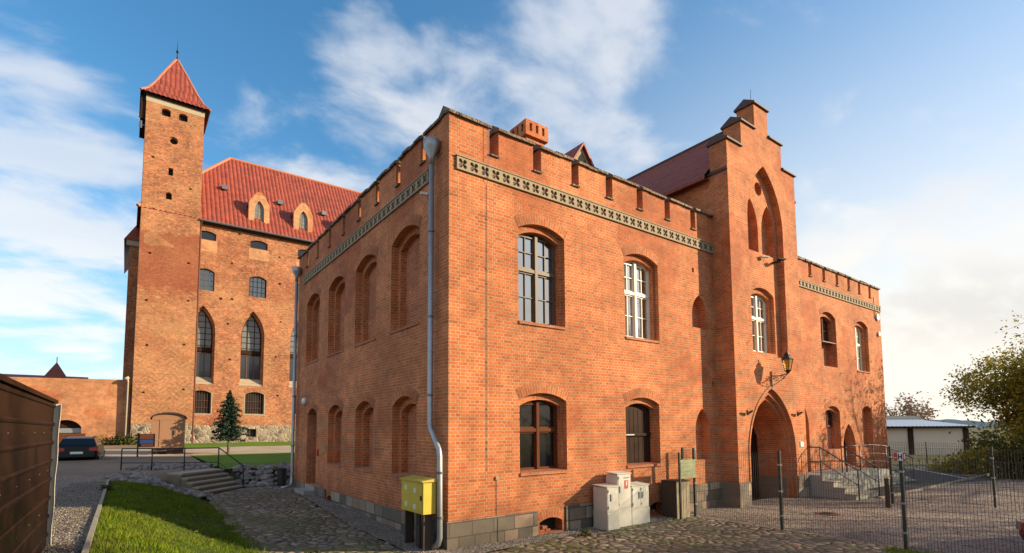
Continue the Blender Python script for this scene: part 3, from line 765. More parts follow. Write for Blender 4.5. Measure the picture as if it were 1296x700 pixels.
# ---- gate block
gh = []
rec = pointed(12.70, 2.46, 5.15, 9.9, 12.16, 16)
GD = .24
gwall = MB()
gable = [(XL, -.3), (XR, -.3), (XR, 12.42), (14.07, 12.42), (14.07, 13.38), (13.13, 13.38), (13.13, 14.38), (12.2, 14.38), (12.2, 13.38), (11.26, 13.38), (11.26, 12.42), (XL, 12.42)]
portal_o = pointed(12.57, 3.10, -.28, 1.75, 4.0, 14); portal_i = pointed(12.57, 2.86, -.278, 1.72, 3.80, 14); portal_i2 = pointed(12.57, 2.66, -.276, 1.70, 3.63, 14)
gh.append(dict(steps=[(rec, GD)], back=False))
gh.append(dict(steps=[(portal_o, .10), (portal_i, .22), (portal_i2, 1.35)], back=False))
add_wall(gwall, GATE, gable, gh)
# back of the tall recess with its own openings
GB = Plane(lambda a, z, d=0.: (a, GY+GD+d, z))
inner = [dict(steps=[(pointed(12.12, .92, 8.98, 9.85, 10.90), .28)], back=True), dict(steps=[(pointed(13.30, .92, 8.98, 9.85, 10.90), .28)], back=True),
         dict(steps=[(circle(12.72, 11.40, .25), .16)], back=True),
         dict(steps=[(seg(12.72, 1.58, 5.32, 7.45, .24), .13), (seg(12.72, 1.42, 5.322, 7.31, .2), .34)], back=False)]
add_wall(gwall, GB, rec, inner)
GT = 0.0                                                     # the gable wall's back face
def gface(y): return [(a, y, z) for a, z in gable]
gwall.poly([(XL, GT, 11.3), (XR, GT, 11.3), (XR, GT, 12.42), (14.07, GT, 12.42), (14.07, GT, 13.38), (13.13, GT, 13.38), (13.13, GT, 14.38), (12.2, GT, 14.38), (12.2, GT, 13.38), (11.26, GT, 13.38), (11.26, GT, 12.42), (XL, GT, 12.42)][::-1])
for (x0, x1, z0, z1) in ((11.26, 14.07, 12.42, 13.38), (12.2, 13.13, 13.38, 14.38)):
    for x in (x0, x1): gwall.face([(x, GY, z0), (x, GT, z0), (x, GT, z1), (x, GY, z1)])
for (x0, x1, z) in ((XL, 11.26, 12.42), (14.07, XR, 12.42), (11.26, 12.2, 13.38), (13.13, 14.07, 13.38), (12.2, 13.13, 14.38)):
    gwall.face([(x0, GY, z), (x1, GY, z), (x1, GT, z), (x0, GT, z)])
for x in (XL, XR):
    gwall.face([(x, GY, -.3), (x, GT, -.3), (x, GT, 12.42), (x, GY, 12.42)])
    z0 = 8.6
    gwall.face([(x, GT, z0), (x, DEP, z0), (x, DEP, 11.35), (x, GT, 11.35)])
gwall.poly([(XL, DEP, 8.6), (XR, DEP, 8.6), (XR, DEP, 11.35), (12.67, DEP, 13.8), (XL, DEP, 11.35)])
# ledge under the left pier shoulder
gled = MB(); gled.box(XL-.05, GY-.02, 11.36, XL-.003, GT+.45, 11.46); gled.box(XR+.003, GY-.02, 11.36, XR+.05, GT+.45, 11.46)
# passage interior: lit only by what enters through the arch
gcop = MB()
def cop_box(x0, x1, z):
    o = .075
    prof = [(GY-o, z), (GY-o, z+.06), ((GY+GT)/2, z+.30), (GT+o, z+.06), (GT+o, z)]
    gcop.extrude([(x0, y, zz_) for y, zz_ in prof], (x1-x0, 0, 0))
cop_box(XL-.06, 11.257, 12.425); cop_box(14.073, XR+.07, 12.425); cop_box(11.20, 12.197, 13.385); cop_box(13.133, 14.14, 13.385); cop_box(12.13, 13.2, 14.385)

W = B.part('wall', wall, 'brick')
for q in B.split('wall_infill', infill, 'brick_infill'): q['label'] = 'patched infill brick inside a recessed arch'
for q in COPS: B.part('parapet_coping', q, 'coping')
for q in SLOTS: B.part('slot_sill', q, 'coping')
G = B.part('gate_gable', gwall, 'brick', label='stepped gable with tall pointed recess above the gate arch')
B.split('ledge', gled, 'dark_coping', G); B.split('gable_coping', gcop, 'dark_coping', G)
# pier and portal ring in lighter moulded brick
ring = MB()
def ring_band(mb, pl, o, i_, proud, depth):
    n = len(o)
    for k in range(1, n):
        k2 = (k+1) % n
        a, b_, c, d_ = o[k], o[k2], i_[k2], i_[k]
        mb.face([pl(*a, -proud), pl(*b_, -proud), pl(*c, -proud), pl(*d_, -proud)]); mb.face([pl(*a, depth), pl(*b_, depth), pl(*b_, -proud), pl(*a, -proud)])
        mb.face([pl(*d_, depth), pl(*c, depth), pl(*c, -proud), pl(*d_, -proud)])
ring_band(ring, GATE, pointed(12.57, 3.24, .85, 1.75, 4.12, 14), pointed(12.57, 3.11, .85, 1.75, 4.005, 14), .03, .0)
B.part('arch_moulding', ring, 'brick', G)
# gate doors deep in the passage
gd = MB()
dp = pointed(12.57, 2.62, -.05, 1.70, 3.60, 14)
gd.poly([GATE(a, z, 1.30) for a, z in dp])
for i in range(12):
    x = 11.35+i*.22; gd.box(x, GY+1.27, 0, x+.03, GY+1.297, 2.6)
gdo = B.part('gate_door', gd, 'wood_dark', G)
hd = MB(); hd.tube([(12.7, GY+1.24, 1.1), (12.85, GY+1.2, 1.1), (12.85, GY+1.24, 1.35)], .015, 6); 
# ---- stone bases
pl_ = MB()
xs = [(0-.045, 2.45, .66), (3.38, 6.55, .70), (7.42, XL-.003, .86)]
for x0, x1, z1 in xs: pl_.box(x0, -.045, -.3, x1, -.002, z1)
for y0, y1 in ((-.001, 7.8), (8.5, 9.72)): pl_.box(-.045, y0, -.3, -.002, y1, .62)
pl_.box(-.045, 11.1, -.3, -.002, 12.8, .62)
pl_.box(XR+.01, -.045, -.3, L+.03, -.002, .62)
B.split('stone_plinth', pl_, 'plinth')
gb = MB()
gb.box(XL-.045, GY-.045, -.3, 10.95, GY-.003, .86); gb.box(XL-.045, GY-.002, -.3, XL-.003, -.05, .86)
gb.box(14.19, GY-.045, -.3, XR+.05, GY-.003, .90); gb.box(XR+.003, GY-.002, -.3, XR+.05, -.05, .90)
for x in (11.243, 13.855): gb.box(x, GY+.225, -.3, x+.042, GY+1.29, .8)
B.split('stone_base', gb, 'render_base', G)

# ---- tracery frieze: a band of diagonal quatrefoils, cut right through
def frieze(fn, a0, a1, z0, z1, name):
    n = round((a1-a0)/.31); cw = (a1-a0)/n; mbf = MB(); zc = (z0+z1)/2; hh = (z1-z0)/2
    # fn(a, z, d) with d positive = proud
    hole = []
    for k in range(28):
        th = 2*math.pi*k/28; r = .036+.098*abs(math.sin(2*th))**.7; hole.append((r*math.cos(th), r*math.sin(th)))
    pr, bk = .012, -.055
    for i in range(n):
        c = a0+cw*(i+.5)
        sq = [(c-cw/2, z0), (c+cw/2, z0), (c+cw/2, z1), (c-cw/2, z1)]
        hl = [(c+x, zc+z) for x, z in hole]
        mbf.poly([fn(a, z, pr) for a, z in sq], [[fn(a, z, pr) for a, z in hl]])
        for k in range(28):
            p, q = hl[k], hl[(k+1) % 28]; mbf.face([fn(*p, pr), fn(*q, pr), fn(*q, bk), fn(*p, bk)])
    for (p, q) in (((a0, z0), (a1, z0)), ((a1, z0), (a1, z1)), ((a1, z1), (a0, z1)), ((a0, z1), (a0, z0))):
        mbf.face([fn(*p, pr), fn(*q, pr), fn(*q, -.02), fn(*p, -.02)])
    o = B.part(name, mbf, 'frieze')
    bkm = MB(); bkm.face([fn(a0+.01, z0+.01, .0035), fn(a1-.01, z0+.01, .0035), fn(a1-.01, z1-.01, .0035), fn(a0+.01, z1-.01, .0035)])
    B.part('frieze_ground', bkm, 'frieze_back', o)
    lg = MB(); A = [fn(a0-.02, z1+.008, -.01), fn(a0-.02, z1+.008, .05), fn(a0-.02, z1+.034, .05), fn(a0-.02, z1+.034, -.01)]
    e_ = Vector(fn(a1+.02, z1, 0))-Vector(fn(a0-.02, z1, 0)); lg.extrude(A, e_); B.part('drip_ledge', lg, 'frieze', o)
# the stone face stands 7 cm proud of the dark ground so that its holes have depth
def _pd(d): return .068 if d > .04 else (.05 if d > .01 else .004)
frieze(lambda a, z, d: (a, -_pd(d), z), .18, XL-.02, 8.59, 8.89, 'tracery_frieze')
frieze(lambda a, z, d: (a, -_pd(d), z), 16.25, L-.02, 8.44, 8.72, 'tracery_frieze')
frieze(lambda a, z, d: (-_pd(d), a, z), .95, 11.95, 8.59, 8.87, 'tracery_frieze')

# ---- roofs hidden mostly behind the parapet
rf = MB()
for x0, x1 in ((TH, XL), (XR, L)):
    a, b_ = (x0 if x0 > 1 else x0), x1
    hipL = 3.5 if x0 < 1 else 0; hipR = 3.5 if x1 > 20 else 0
    rf.face([(a, TH, 8.9), (b_, TH, 8.9), (b_-hipR, 6.4, 11.6), (a+hipL, 6.4, 11.6)]); rf.face([(b_, DEP, 8.9), (a, DEP, 8.9), (a+hipL, 6.4, 11.6), (b_-hipR, 6.4, 11.6)])
    if hipL: rf.face([(a, DEP, 8.9), (a, TH, 8.9), (a+hipL, 6.4, 11.6)])
    if hipR: rf.face([(b_, TH, 8.9), (b_, DEP, 8.9), (b_-hipR, 6.4, 11.6)])
RF = B.part('roof', rf, 'roof_red')
gr_ = MB()
ez, rz = 11.30, 14.12; ex0, ex1 = XL-.32, XR+.32
for sx, x in ((-1, ex0), (1, ex1)):
    # overlapping courses of flat tiles, each one a real step
    n = 15
    for i in range(n):
        f0, f1 = i/n, (i+1)/n
        xa, xb = x+(12.67-x)*f0, x+(12.67-x)*f1; za, zb = ez+(rz-ez)*f0, ez+(rz-ez)*f1
        gr_.face([(xa, GT+.004, za+.035), (xa, DEP+.2, za+.035), (xb, DEP+.2, zb+.005), (xb, GT+.004, zb+.005)])
        gr_.face([(xa, GT+.004, za), (xa, DEP+.2, za), (xa, DEP+.2, za+.035), (xa, GT+.004, za+.035)])
    gr_.face([(x, GT+.004, ez-.12), (x, DEP+.2, ez-.12), (x, DEP+.2, ez), (x, GT+.004, ez)])
    gr_.face([(x, GT+.004, ez-.12), (x, DEP+.2, ez-.12), (x-sx*.32, DEP+.2, ez-.06), (x-sx*.32, GT+.004, ez-.06)])
B.part('gate_roof', gr_, 'roof_dark', G)
rd = MB(); rd.tube([(12.67, GT, rz+.0), (12.67, DEP+.2, rz)], .09, 8); B.part('ridge_tiles', rd, 'dark_coping', G)
ch = MB()
cx0, cx1, cy0, cy1 = 4.55, 5.30, 2.95, 3.65
ch.box(cx0, cy0, 9.8, cx1, cy1, 12.25)
ch.box(cx0-.10, cy0-.10, 12.25, cx1+.10, cy1+.10, 12.4)
for i in range(4):
    for y in (cy0-.10, cy1-.04):
        x = cx0-.10+i*(cx1-cx0+.2-.16)/3; ch.box(x, y, 12.4, x+.16, y+.14, 12.68)
    if 0 < i < 3:
        for x in (cx0-.10, cx1-.04):
            y = cy0-.10+i*(cy1-cy0+.2-.16)/3; ch.box(x, y, 12.4, x+.14, y+.16, 12.68)
ch.box(cx0-.10, cy0-.10, 12.68, cx1+.10, cy1+.10, 12.77)
CH = B.part('chimney', ch, 'brick', RF)
cv_ = MB(); cv_.box(cx0+.06, cy0+.06, 12.43, cx1-.06, cy1-.06, 12.67); B.part('flue', cv_, 'void', CH)
# little roof dormer with red barge boards
dm = MB(); x0, x1, yb, zp, zb = 6.35, 7.85, 3.0, 12.86, 11.75
for s_ in (-1, 1):
    xm = 7.1; xe = x0 if s_ < 0 else x1
    dm.extrude([(xm, yb-.12, zp), (xm, yb-.12, zp-.10), (xe-s_*.02, yb-.12, zb-.10), (xe, yb-.12, zb)], (0, 3.0, 0))
DM = B.part('roof_dormer', dm, 'roof_red', RF)
df = MB(); df.poly([(x0+.12, yb, 10.2), (x1-.12, yb, 10.2), (x1-.12, yb, 11.72), (7.1, yb, 12.72), (x0+.12, yb, 11.72)]); B.part('dormer_front', df, 'board_wood', RF)
dv = MB(); dv.poly([(6.92, yb-.01, 11.9), (7.28, yb-.01, 11.9), (7.28, yb-.01, 12.25), (7.1, yb-.01, 12.5), (6.92, yb-.01, 12.25)]); B.part('dormer_opening', dv, 'void', RF)

# ---- windows
def window(T, parent, pl, cx, wd, z0, zs, rise, d, mat, cols=2, tz=None, rows=(2, 2), gl='glass', fr=.06, mull=.085, bar=.022, swing=None, name='window'):
    """a frame mesh (window) with panes as its sub-part; outline follows the arched opening"""
    o = seg(cx, wd, z0, zs, rise); i_ = seg(cx, wd-2*fr, z0+fr, zs-fr*.3, rise*.92)
    f = MB(); pr = d-.06
    f.poly([pl(a, z, pr) for a, z in o], [[pl(a, z, pr) for a, z in i_]])
    for k in range(len(i_)):
        p, q = i_[k], i_[(k+1) % len(i_)]; f.face([pl(*p, pr), pl(*q, pr), pl(*q, d+.03), pl(*p, d+.03)])
    def topz(a):
        h = wd/2; r = (h*h+rise*rise)/(2*rise); return zs+rise-r+math.sqrt(max(0, r*r-(a-cx)**2))-fr*.8
    def vb(a, w_, za, zb, p_):
        q = [pl(a-w_/2, za, p_), pl(a+w_/2, za, p_), pl(a+w_/2, za, d+.02), pl(a-w_/2, za, d+.02)]
        e_ = Vector(pl(a, zb, 0))-Vector(pl(a, za, 0)); f.extrude(q, e_)
    def hb(z, w_, a0, a1, p_):
        q = [pl(a0, z-w_/2, p_), pl(a0, z+w_/2, p_), pl(a0, z+w_/2, d+.02), pl(a0, z-w_/2, d+.02)]
        e_ = Vector(pl(a1, z, 0))-Vector(pl(a0, z, 0)); f.extrude(q, e_)
    aL, aR = cx-wd/2+fr, cx+wd/2-fr
    if tz: hb(tz, mull, aL, aR, pr-.025)
    vb(cx, mull, z0+fr, topz(cx)+fr*.4, pr-.035)
    for s_ in (-1, 1):
        c0, c1 = (aL, cx-mull/2) if s_ < 0 else (cx+mull/2, aR)
        # casement stiles
        for a in (c0+.016, c1-.016): vb(a, .032, z0+fr, topz(a), pr+.012)
        zones = [(z0+fr, (tz-mull/2) if tz else topz((c0+c1)/2))]
        if tz: zones.append((tz+mull/2, topz((c0+c1)/2)))
        for (za, zb), nr in zip(zones, rows):
            hb(za+.02, .04, c0, c1, pr+.013); hb(zb-.02, .04, c0, c1, pr+.013)
            for k in range(1, nr): hb(za+(zb-za)*k/nr, bar, c0, c1, pr+.02)
        for k in range(1, cols): a = c0+(c1-c0)*k/cols; vb(a, bar, z0+fr, topz(a), pr+.021)
    fo = T.part(name, f, mat, parent)
    g = MB(); g.poly([pl(a, z, d) for a, z in seg(cx, wd-fr, z0+fr/2, zs, rise*.95)]); T.part('pane', g, gl, fo)
    return fo
def sill(T, parent, pl, cx, wd, z0, d, mat='brick_infill', proud=.035, th=.06):
    s_ = MB(); q = [pl(cx-wd/2+.003, z0-.0, d), pl(cx-wd/2+.003, z0+.05, d), pl(cx-wd/2+.003, z0+.012, -proud), pl(cx-wd/2+.003, z0-th, -proud), pl(cx-wd/2+.003, z0-th, -.004), pl(cx-wd/2+.003, z0+.003, -.004)]
    e_ = Vector(pl(cx+wd/2-.003, z0, 0))-Vector(pl(cx-wd/2+.003, z0, 0)); s_.extrude(q, e_); return T.part('sill', s_, mat, parent)
w1 = window(B, None, FRONT, 2.71, 1.35, 5.28, 7.49, .19, .33, 'wood_tan', 2, 6.68)
sill(B, w1, FRONT, 2.71, 1.53, 5.272, .26)
w2 = window(B, None, FRONT, 6.56, 1.35, 5.28, 7.49, .19, .33, 'wood_cream', 2, 6.68, gl='glass')
sill(B, w2, FRONT, 6.56, 1.53, 5.272, .26)
w3 = window(B, None, FRONT, 2.71, 1.34, 1.59, 3.21, .17, .33, 'wood_brown', 1, 2.62, (1, 1), mull=.085, gl='glass_dark')
sill(B, w3, FRONT, 2.71, 1.52, 1.585, .26)
# shuttered window
shm = MB(); shm.poly([FRONT(a, z, .30) for a, z in seg(6.47, 1.32, 1.59, 3.21, .17)])
for i in range(7): x = 5.83+i*.19; shm.box(x, .292, 1.62, x+.010, .2985, 3.2)
shm.box(5.82, .25, 2.42, 7.12, .27, 2.50)
w4 = B.part('window', shm, 'wood_dark', label='window closed by dark wooden shutters')
sill(B, w4, FRONT, 6.47, 1.50, 1.585, .26)
lk = MB(); lk.box(5.95, .235, 2.44, 6.35, .249, 2.475); B.part('shutter_bar', lk, 'zinc', w4)
# right wing windows
w5 = window(B, None, FRONT, 19.0, 1.30, 6.36, 7.30, .2, .34, 'wood_brown', 1, None, (2,), gl='glass_dull', name='window'); sill(B, w5, FRONT, 19.0, 1.30, 6.355, .33, 'wood_tan', -.25, .03)
w6 = window(B, None, FRONT, 22.58, 1.30, 5.28, 7.30, .2, .34, 'wood_cream', 2, 6.6, gl='glass_dull'); sill(B, w6, FRONT, 22.58, 1.50, 5.272, .26)
w7 = window(B, None, FRONT, 19.0, 1.20, 2.63, 3.19, .19, .34, 'wood_brown', 1, None, (2,), gl='glass_dull')
w8 = window(B, G, GB, 12.72, 1.40, 5.33, 7.30, .2, .33, 'wood_cream', 2, 6.6); 
# doors
dr = MB(); dr.poly([FRONT(a, z, .38) for a, z in pointed(20.55, 1.08, .902, 1.70, 2.62)])
for i in range(5): dr.box(20.08+i*.21, .35, .95, 20.10+i*.21, .378, 2.0)
d1 = B.part('door', dr, 'wood_dark'); kk = MB(); kk.tube([(20.9, .34, 1.6), (20.98, .31, 1.6)], .02, 6); B.part('handle', kk, 'zinc', d1)
dr = MB(); dr.poly([FRONT(a, z, .32) for a, z in pointed(16.2, 1.10, .80, 2.55, 3.72)])
for i in range(5): dr.box(15.75+i*.2, .29, .83, 15.77+i*.2, .318, 2.6)
B.part('door', dr, 'wood_door')
dr = MB(); dr.poly([SIDE(a, z, .43) for a, z in seg(10.42, 1.22, .62, 3.25, .22)])
for y in (10.0, 10.4, 10.8): dr.box(.40, y-.14, .75, .428, y+.14, 1.6)
for y in (10.0, 10.4, 10.8): dr.box(.40, y-.14, 1.8, .428, y+.14, 3.1)
d3 = B.part('door', dr, 'wood_door', label='panelled side door in deep arched reveal'); kk = MB(); kk.tube([(.38, 9.95, 1.62), (.36, 10.05, 1.62)], .018, 6); B.part('handle', kk, 'zinc', d3)
st = MB(); st.box(-.42, 9.75, -.1, -.048, 11.05, .46); st.box(-.85, 9.75, -.1, -.422, 11.05, .28); st.box(-.045, 9.8, .0, .44, 11.03, .615); B.split('doorstep', st, 'concrete')
# sills of the blind side recesses
for c, wd, z0 in [(c, 1.72, 5.272) for c in SU]+[(c, 1.45, 1.485) for c in SL]:
    sill(B, None, SIDE, c, wd, z0, .37, 'brick_infill', .03, .05)
# brick fill behind cellar vents, dark behind
v_ = MB(); v_.box(2.5, .28, 0, 3.3, .3, .5); v_.box(6.6, .28, 0, 7.4, .3, .5); v_.box(9.3, .24, .2, 9.75, .26, .65); v_.box(.28, 7.8, 0, .3, 8.5, .5); v_.box(9.05, .11, 7.7, 9.25, .115, 7.95); v_.box(9.97, .11, 3.95, 10.17, .115, 4.25); B.split('cellar_vent', v_, 'void')
v_ = MB()
for x, z in ((2.62, .10), (2.80, .10), (2.70, .18), (6.78, .10), (6.98, .10), (6.86, .18)): v_.box(x, .08, z, x+.15, .2, z+.07)
B.split('loose_brick', v_, 'brick_infill')
# ---- downpipes
def downpipe(path, r, hopper, hy, mat='zinc', brk=()):
    p = MB(); p.tube(path, r, 12)
    o = B.part('downpipe', p, mat, smooth=True)
    h = MB(); h.lathe((hopper[0], hopper[1], hopper[2]), [(r*1.05, -.18), (r*1.1, 0), (.19, .22), (.20, .40), (.185, .41)], 16)
    B.part('hopper', h, mat, o, smooth=True)
    c_ = MB()
    for (x, y, z) in brk: c_.lathe((x, y, z), [(r+.012, 0), (r+.012, .05)], 12)
    B.split('bracket', c_, 'zinc_dark', o)
XP = -.17
downpipe([(XP, .52, 9.1), (XP, .54, 2.82), (XP, .50, 2.68), (XP-.02, .08, 2.22), (XP-.03, .02, 2.08), (XP-.03, 0, .34), (XP-.06, .02, .22), (XP-.09, .16, .13), (XP-.14, .46, .10)], .062, (XP, .52, 8.98), .52,
         brk=[(XP, .525, 7.2), (XP, .53, 5.2), (XP, .535, 3.4), (XP-.03, .01, 1.7), (XP-.03, 0, .75)])
downpipe([(XP, 12.45, 9.1), (XP, 12.45, .9), (XP, 12.45, .55), (XP-.1, 12.35, .42), (XP-.45, 12.2, .38)], .062, (XP, 12.45, 8.98), 12.45, brk=[(XP, 12.45, 6.5), (XP, 12.45, 4), (XP, 12.45, 2)])
# lightning conductor
lc = MB(); lc.tube([(1.02, -.07, 9.9), (1.02, -.072, 8.95), (1.02, -.068, 8.55), (1.02, -.014, 8.45), (1.0, -.014, 1.68)], .0055, 5); lc.tube([(1.27, -.014, 1.5), (1.27, -.014, .66), (1.27, -.056, .6), (1.27, -.056, .05)], .006, 5)
LC = B.part('lightning_cable', lc, 'zinc_dark')
cl_ = MB()
for z in (2.2, 3.1, 4.2, 5.2, 6.4, 7.6): cl_.box(.99, -.022, z, 1.05, -.004, z+.025)
cl_.box(1.23, -.035, 1.48, 1.32, -.004, 1.56); B.split('clamp', cl_, 'frieze', LC)
# small fittings on the walls
fl = MB(); fl.lathe((-.05, 11.35, 3.78), [(.02, -.14), (.085, -.10), (.10, 0), (.085, .10), (.02, .14)], 12); tag(B.part('wall_lamp_globe', fl, 'white', smooth=True), 'white oval lamp above the side door')
rb = MB(); rb.box(-.06, 9.48, 1.72, -.003, 9.64, 1.95); B.part('call_box', rb, 'red_paint')
cm = MB(); cm.box(-.10, 1.03, 8.32, -.003, 1.06, 8.35); cm.obox((-.12, 1.0), (.3, .95), (-.95, .3), .035, .09, 8.27, 8.33); B.part('security_camera', cm, 'white')
sg = MB(); sg.box(14.5, GY-.03, 1.92, 14.74, GY-.004, 2.1); B.part('door_plate', sg, 'white', G)
for x in (10.86, 14.30):
    fb = MB()
    for s_ in (-1, 1):
        fb.extrude([(x, GY-.03, 3.05), (x+s_*.17, GY-.12, 3.17), (x+s_*.16, GY-.12, 3.22), (x, GY-.03, 3.14)], (0, -.05, .0))
    B.part('flag_holder', fb, 'black_iron', G)
flo = MB(); flo.obox((13.55, GY-.10), (.9, -.44), (.44, .9), .15, .08, 8.80, 8.84); flo.box(13.50, GY-.08, 8.74, 13.6, GY+.26, 8.80); B.part('floodlight', flo, 'black_iron', G)
flo = MB(); flo.obox((12.75, GY+.12), (.9, -.44), (.44, .9), .16, .07, 8.80, 8.84); B.part('floodlight', flo, 'sticker', G)
al = MB(); al.lathe((24.55, -.09, 8.12), [(.02, 0), (.16, .01), (.17, .05), (.15, .085)], 14, 'y'); al.lathe((24.62, -.09, 7.28), [(.02, 0), (.12, .01), (.13, .05), (.11, .085)], 14, 'y'); B.split('alarm_sounder', al, 'white')
wr = MB(); wr.tube([(24.3, -.02, 9.1), (24.25, -.05, 8.5), (24.3, -.02, 8.05), (24.5, -.03, 8.1)], .02, 5); B.part('cable', wr, 'black_iron')
an = MB(); an.tube([(15.9, .6, 9.2), (15.9, .6, 10.25), (15.75, .6, 10.33)], .035, 6); an.tube([(15.9, .6, 10.25), (16.35, .6, 9.5)], .015, 5); B.part('roof_vent_pipe', an, 'black_iron', RF)
rod = MB(); rod.tube([(12.66, -.3, 14.6), (12.72, -.3, 15.3)], .008, 5); B.part('lightning_rod', rod, 'black_iron', G)

# ------------------------------------------------------------------ pantiled roofs: real corrugation
def pantile(mb, p00, p10, p11, p01, pitch=.42, amp=.055, sub=4, rows=1):
    """corrugated sheet; p00-p10 along the eave, p01-p11 along the ridge (edges may be shorter: hips)"""
    p00, p10, p11, p01 = map(Vector, (p00, p10, p11, p01))
    e = (p10-p00); ln = e.length; e = e/ln
    up_ = ((p01+p11)/2-(p00+p10)/2); up_ -= e*up_.dot(e); sl = up_.length; u_ = up_/sl
    nr = e.cross(u_)
    if nr.z < 0: nr = -nr
    a0 = (p01-p00).dot(e); a1 = (p11-p00).dot(e)
    n = int(ln/pitch*sub); base = len(mb.v)
    for i in range(n+1):
        s_ = ln*i/n
        hmax = 1.0
        if a0 > 0 and s_ < a0: hmax = s_/a0
        if a1 < ln and s_ > a1: hmax = (ln-s_)/(ln-a1)
        z = amp*abs(math.sin(math.pi*s_/pitch))
        for k in range(2):
            q = p00+e*s_+u_*(sl*hmax*k)+nr*z; mb.v.append(tuple(q))
    for i in range(n):
        a = base+2*i; s0, s1 = ln*i/n, ln*(i+1)/n
        mb.f.append((a, a+2, a+3, a+1))
        def hh(s_):
            if a0 > 0 and s_ < a0: return s_/a0*sl
            if a1 < ln and s_ > a1: return (ln-s_)/(ln-a1)*sl
            return sl
        mb.uv.append([(s0, 0), (s1, 0), (s1, hh(s1)), (s0, hh(s0))])

# ------------------------------------------------------------------ the castle
CY, TY = 49.3, 48.85
C = Thing('castle', 'tall medieval brick castle wing with steep red tiled roof and slender corner tower', 'castle', (0, 49, 1))
CF = Plane(lambda a, z, d=0.: (a, CY+d, z)); TF = Plane(lambda a, z, d=0.: (a, TY+d, z))
cw = MB(); EZ = 23.55; X0, X1 = -5.0, 31.0
gc = [.12, 4.62, 9.4, 14.2]; mc = [.18, 4.98, 9.7, 14.5]
ch_ = []
for c in gc: ch_.append(dict(steps=[(pointed(c, 2.25, 7.2, 12.4, 15.0), .35), (pointed(c, 2.0, 7.55, 12.3, 14.75), .95)], back=False))
for c in mc:
    ch_.append(dict(steps=[(seg(c, 1.66, 16.55, 18.45, .30), .32)], back=False))
    ch_.append(dict(steps=[(seg(c, 1.66, 21.70, 22.36, .22), .22)], back=False))
    ch_.append(dict(steps=[(seg(c+.02, 1.80, 4.32, 6.35, .26), .35)], back=False))
for c in (4.80, 9.6): ch_.append(dict(steps=[(rect(c-.45, 1.98, c+.45, 2.80), .35)], back=False))
_r = random.Random(3)
for px_, pz_ in [(2.4, 5.6), (2.6, 9.8), (2.3, 13.4), (2.6, 16.0), (7.2, 6.3), (6.9, 10.4), (7.3, 14.2), (7.1, 18.3), (2.5, 19.7), (7.0, 21.2), (1.6, 15.9), (3.1, 22.9)]:
    q = .09+_r.random()*.05; ch_.append(dict(steps=[(rect(px_-q, pz_-q*.8, px_+q, pz_+q*.8), .2)], back=True))
add_wall(cw, CF, [(X0, 3.2), (X1, 3.2), (X1, EZ), (X0, EZ)], [h for h in ch_ if h['steps'][0][0][0][1] > 3.3])
cw.face([(X1, CY, .5), (X1, CY+13.5, .5), (X1, CY+13.5, EZ), (X1, CY, EZ)]); cw.face([(X0, CY+13.5, .5), (X0, CY, .5), (X0, CY, EZ), (X0, CY+13.5, EZ)])
cw.face([(X1, CY+13.5, .5), (X0, CY+13.5, .5), (X0, CY+13.5, EZ), (X1, CY+13.5, EZ)])
for c in mc:
    arch_band(cw, CF, seg_curve(c, 1.66, 18.45, .30), .42); arch_band(cw, CF, seg_curve(c, 1.66, 22.36, .22), .42); arch_band(cw, CF, seg_curve(c+.02, 1.8, 6.35, .26), .40)
CW = C.part('wall', cw, 'brick_castle')
pb = MB(); add_wall(pb, CF, [(X0, .3), (X1, .3), (X1, 3.2), (X0, 3.2)], [h for h in ch_ if h['steps'][0][0][0][1] < 3.3]); C.part('field_stone_base', pb, 'fieldstone')
fl2 = MB()                                                   # blocked lower halves of the upper windows, pale splayed sills
for c in mc: fl2.poly([CF(a, z, -.005) for a, z in rect(c-.95, 20.5, c+.95, 21.66)])
C.split('window_infill', fl2, 'brick_pale')
sp_ = MB()
for c in gc:
    sp_.poly([(c-1.0, CY+.94, 8.02), (c+1.0, CY+.94, 8.02), (c+1.12, CY+.02, 7.22), (c-1.12, CY+.02, 7.22)])
C.split('splayed_sill', sp_, 'plaster_sill')
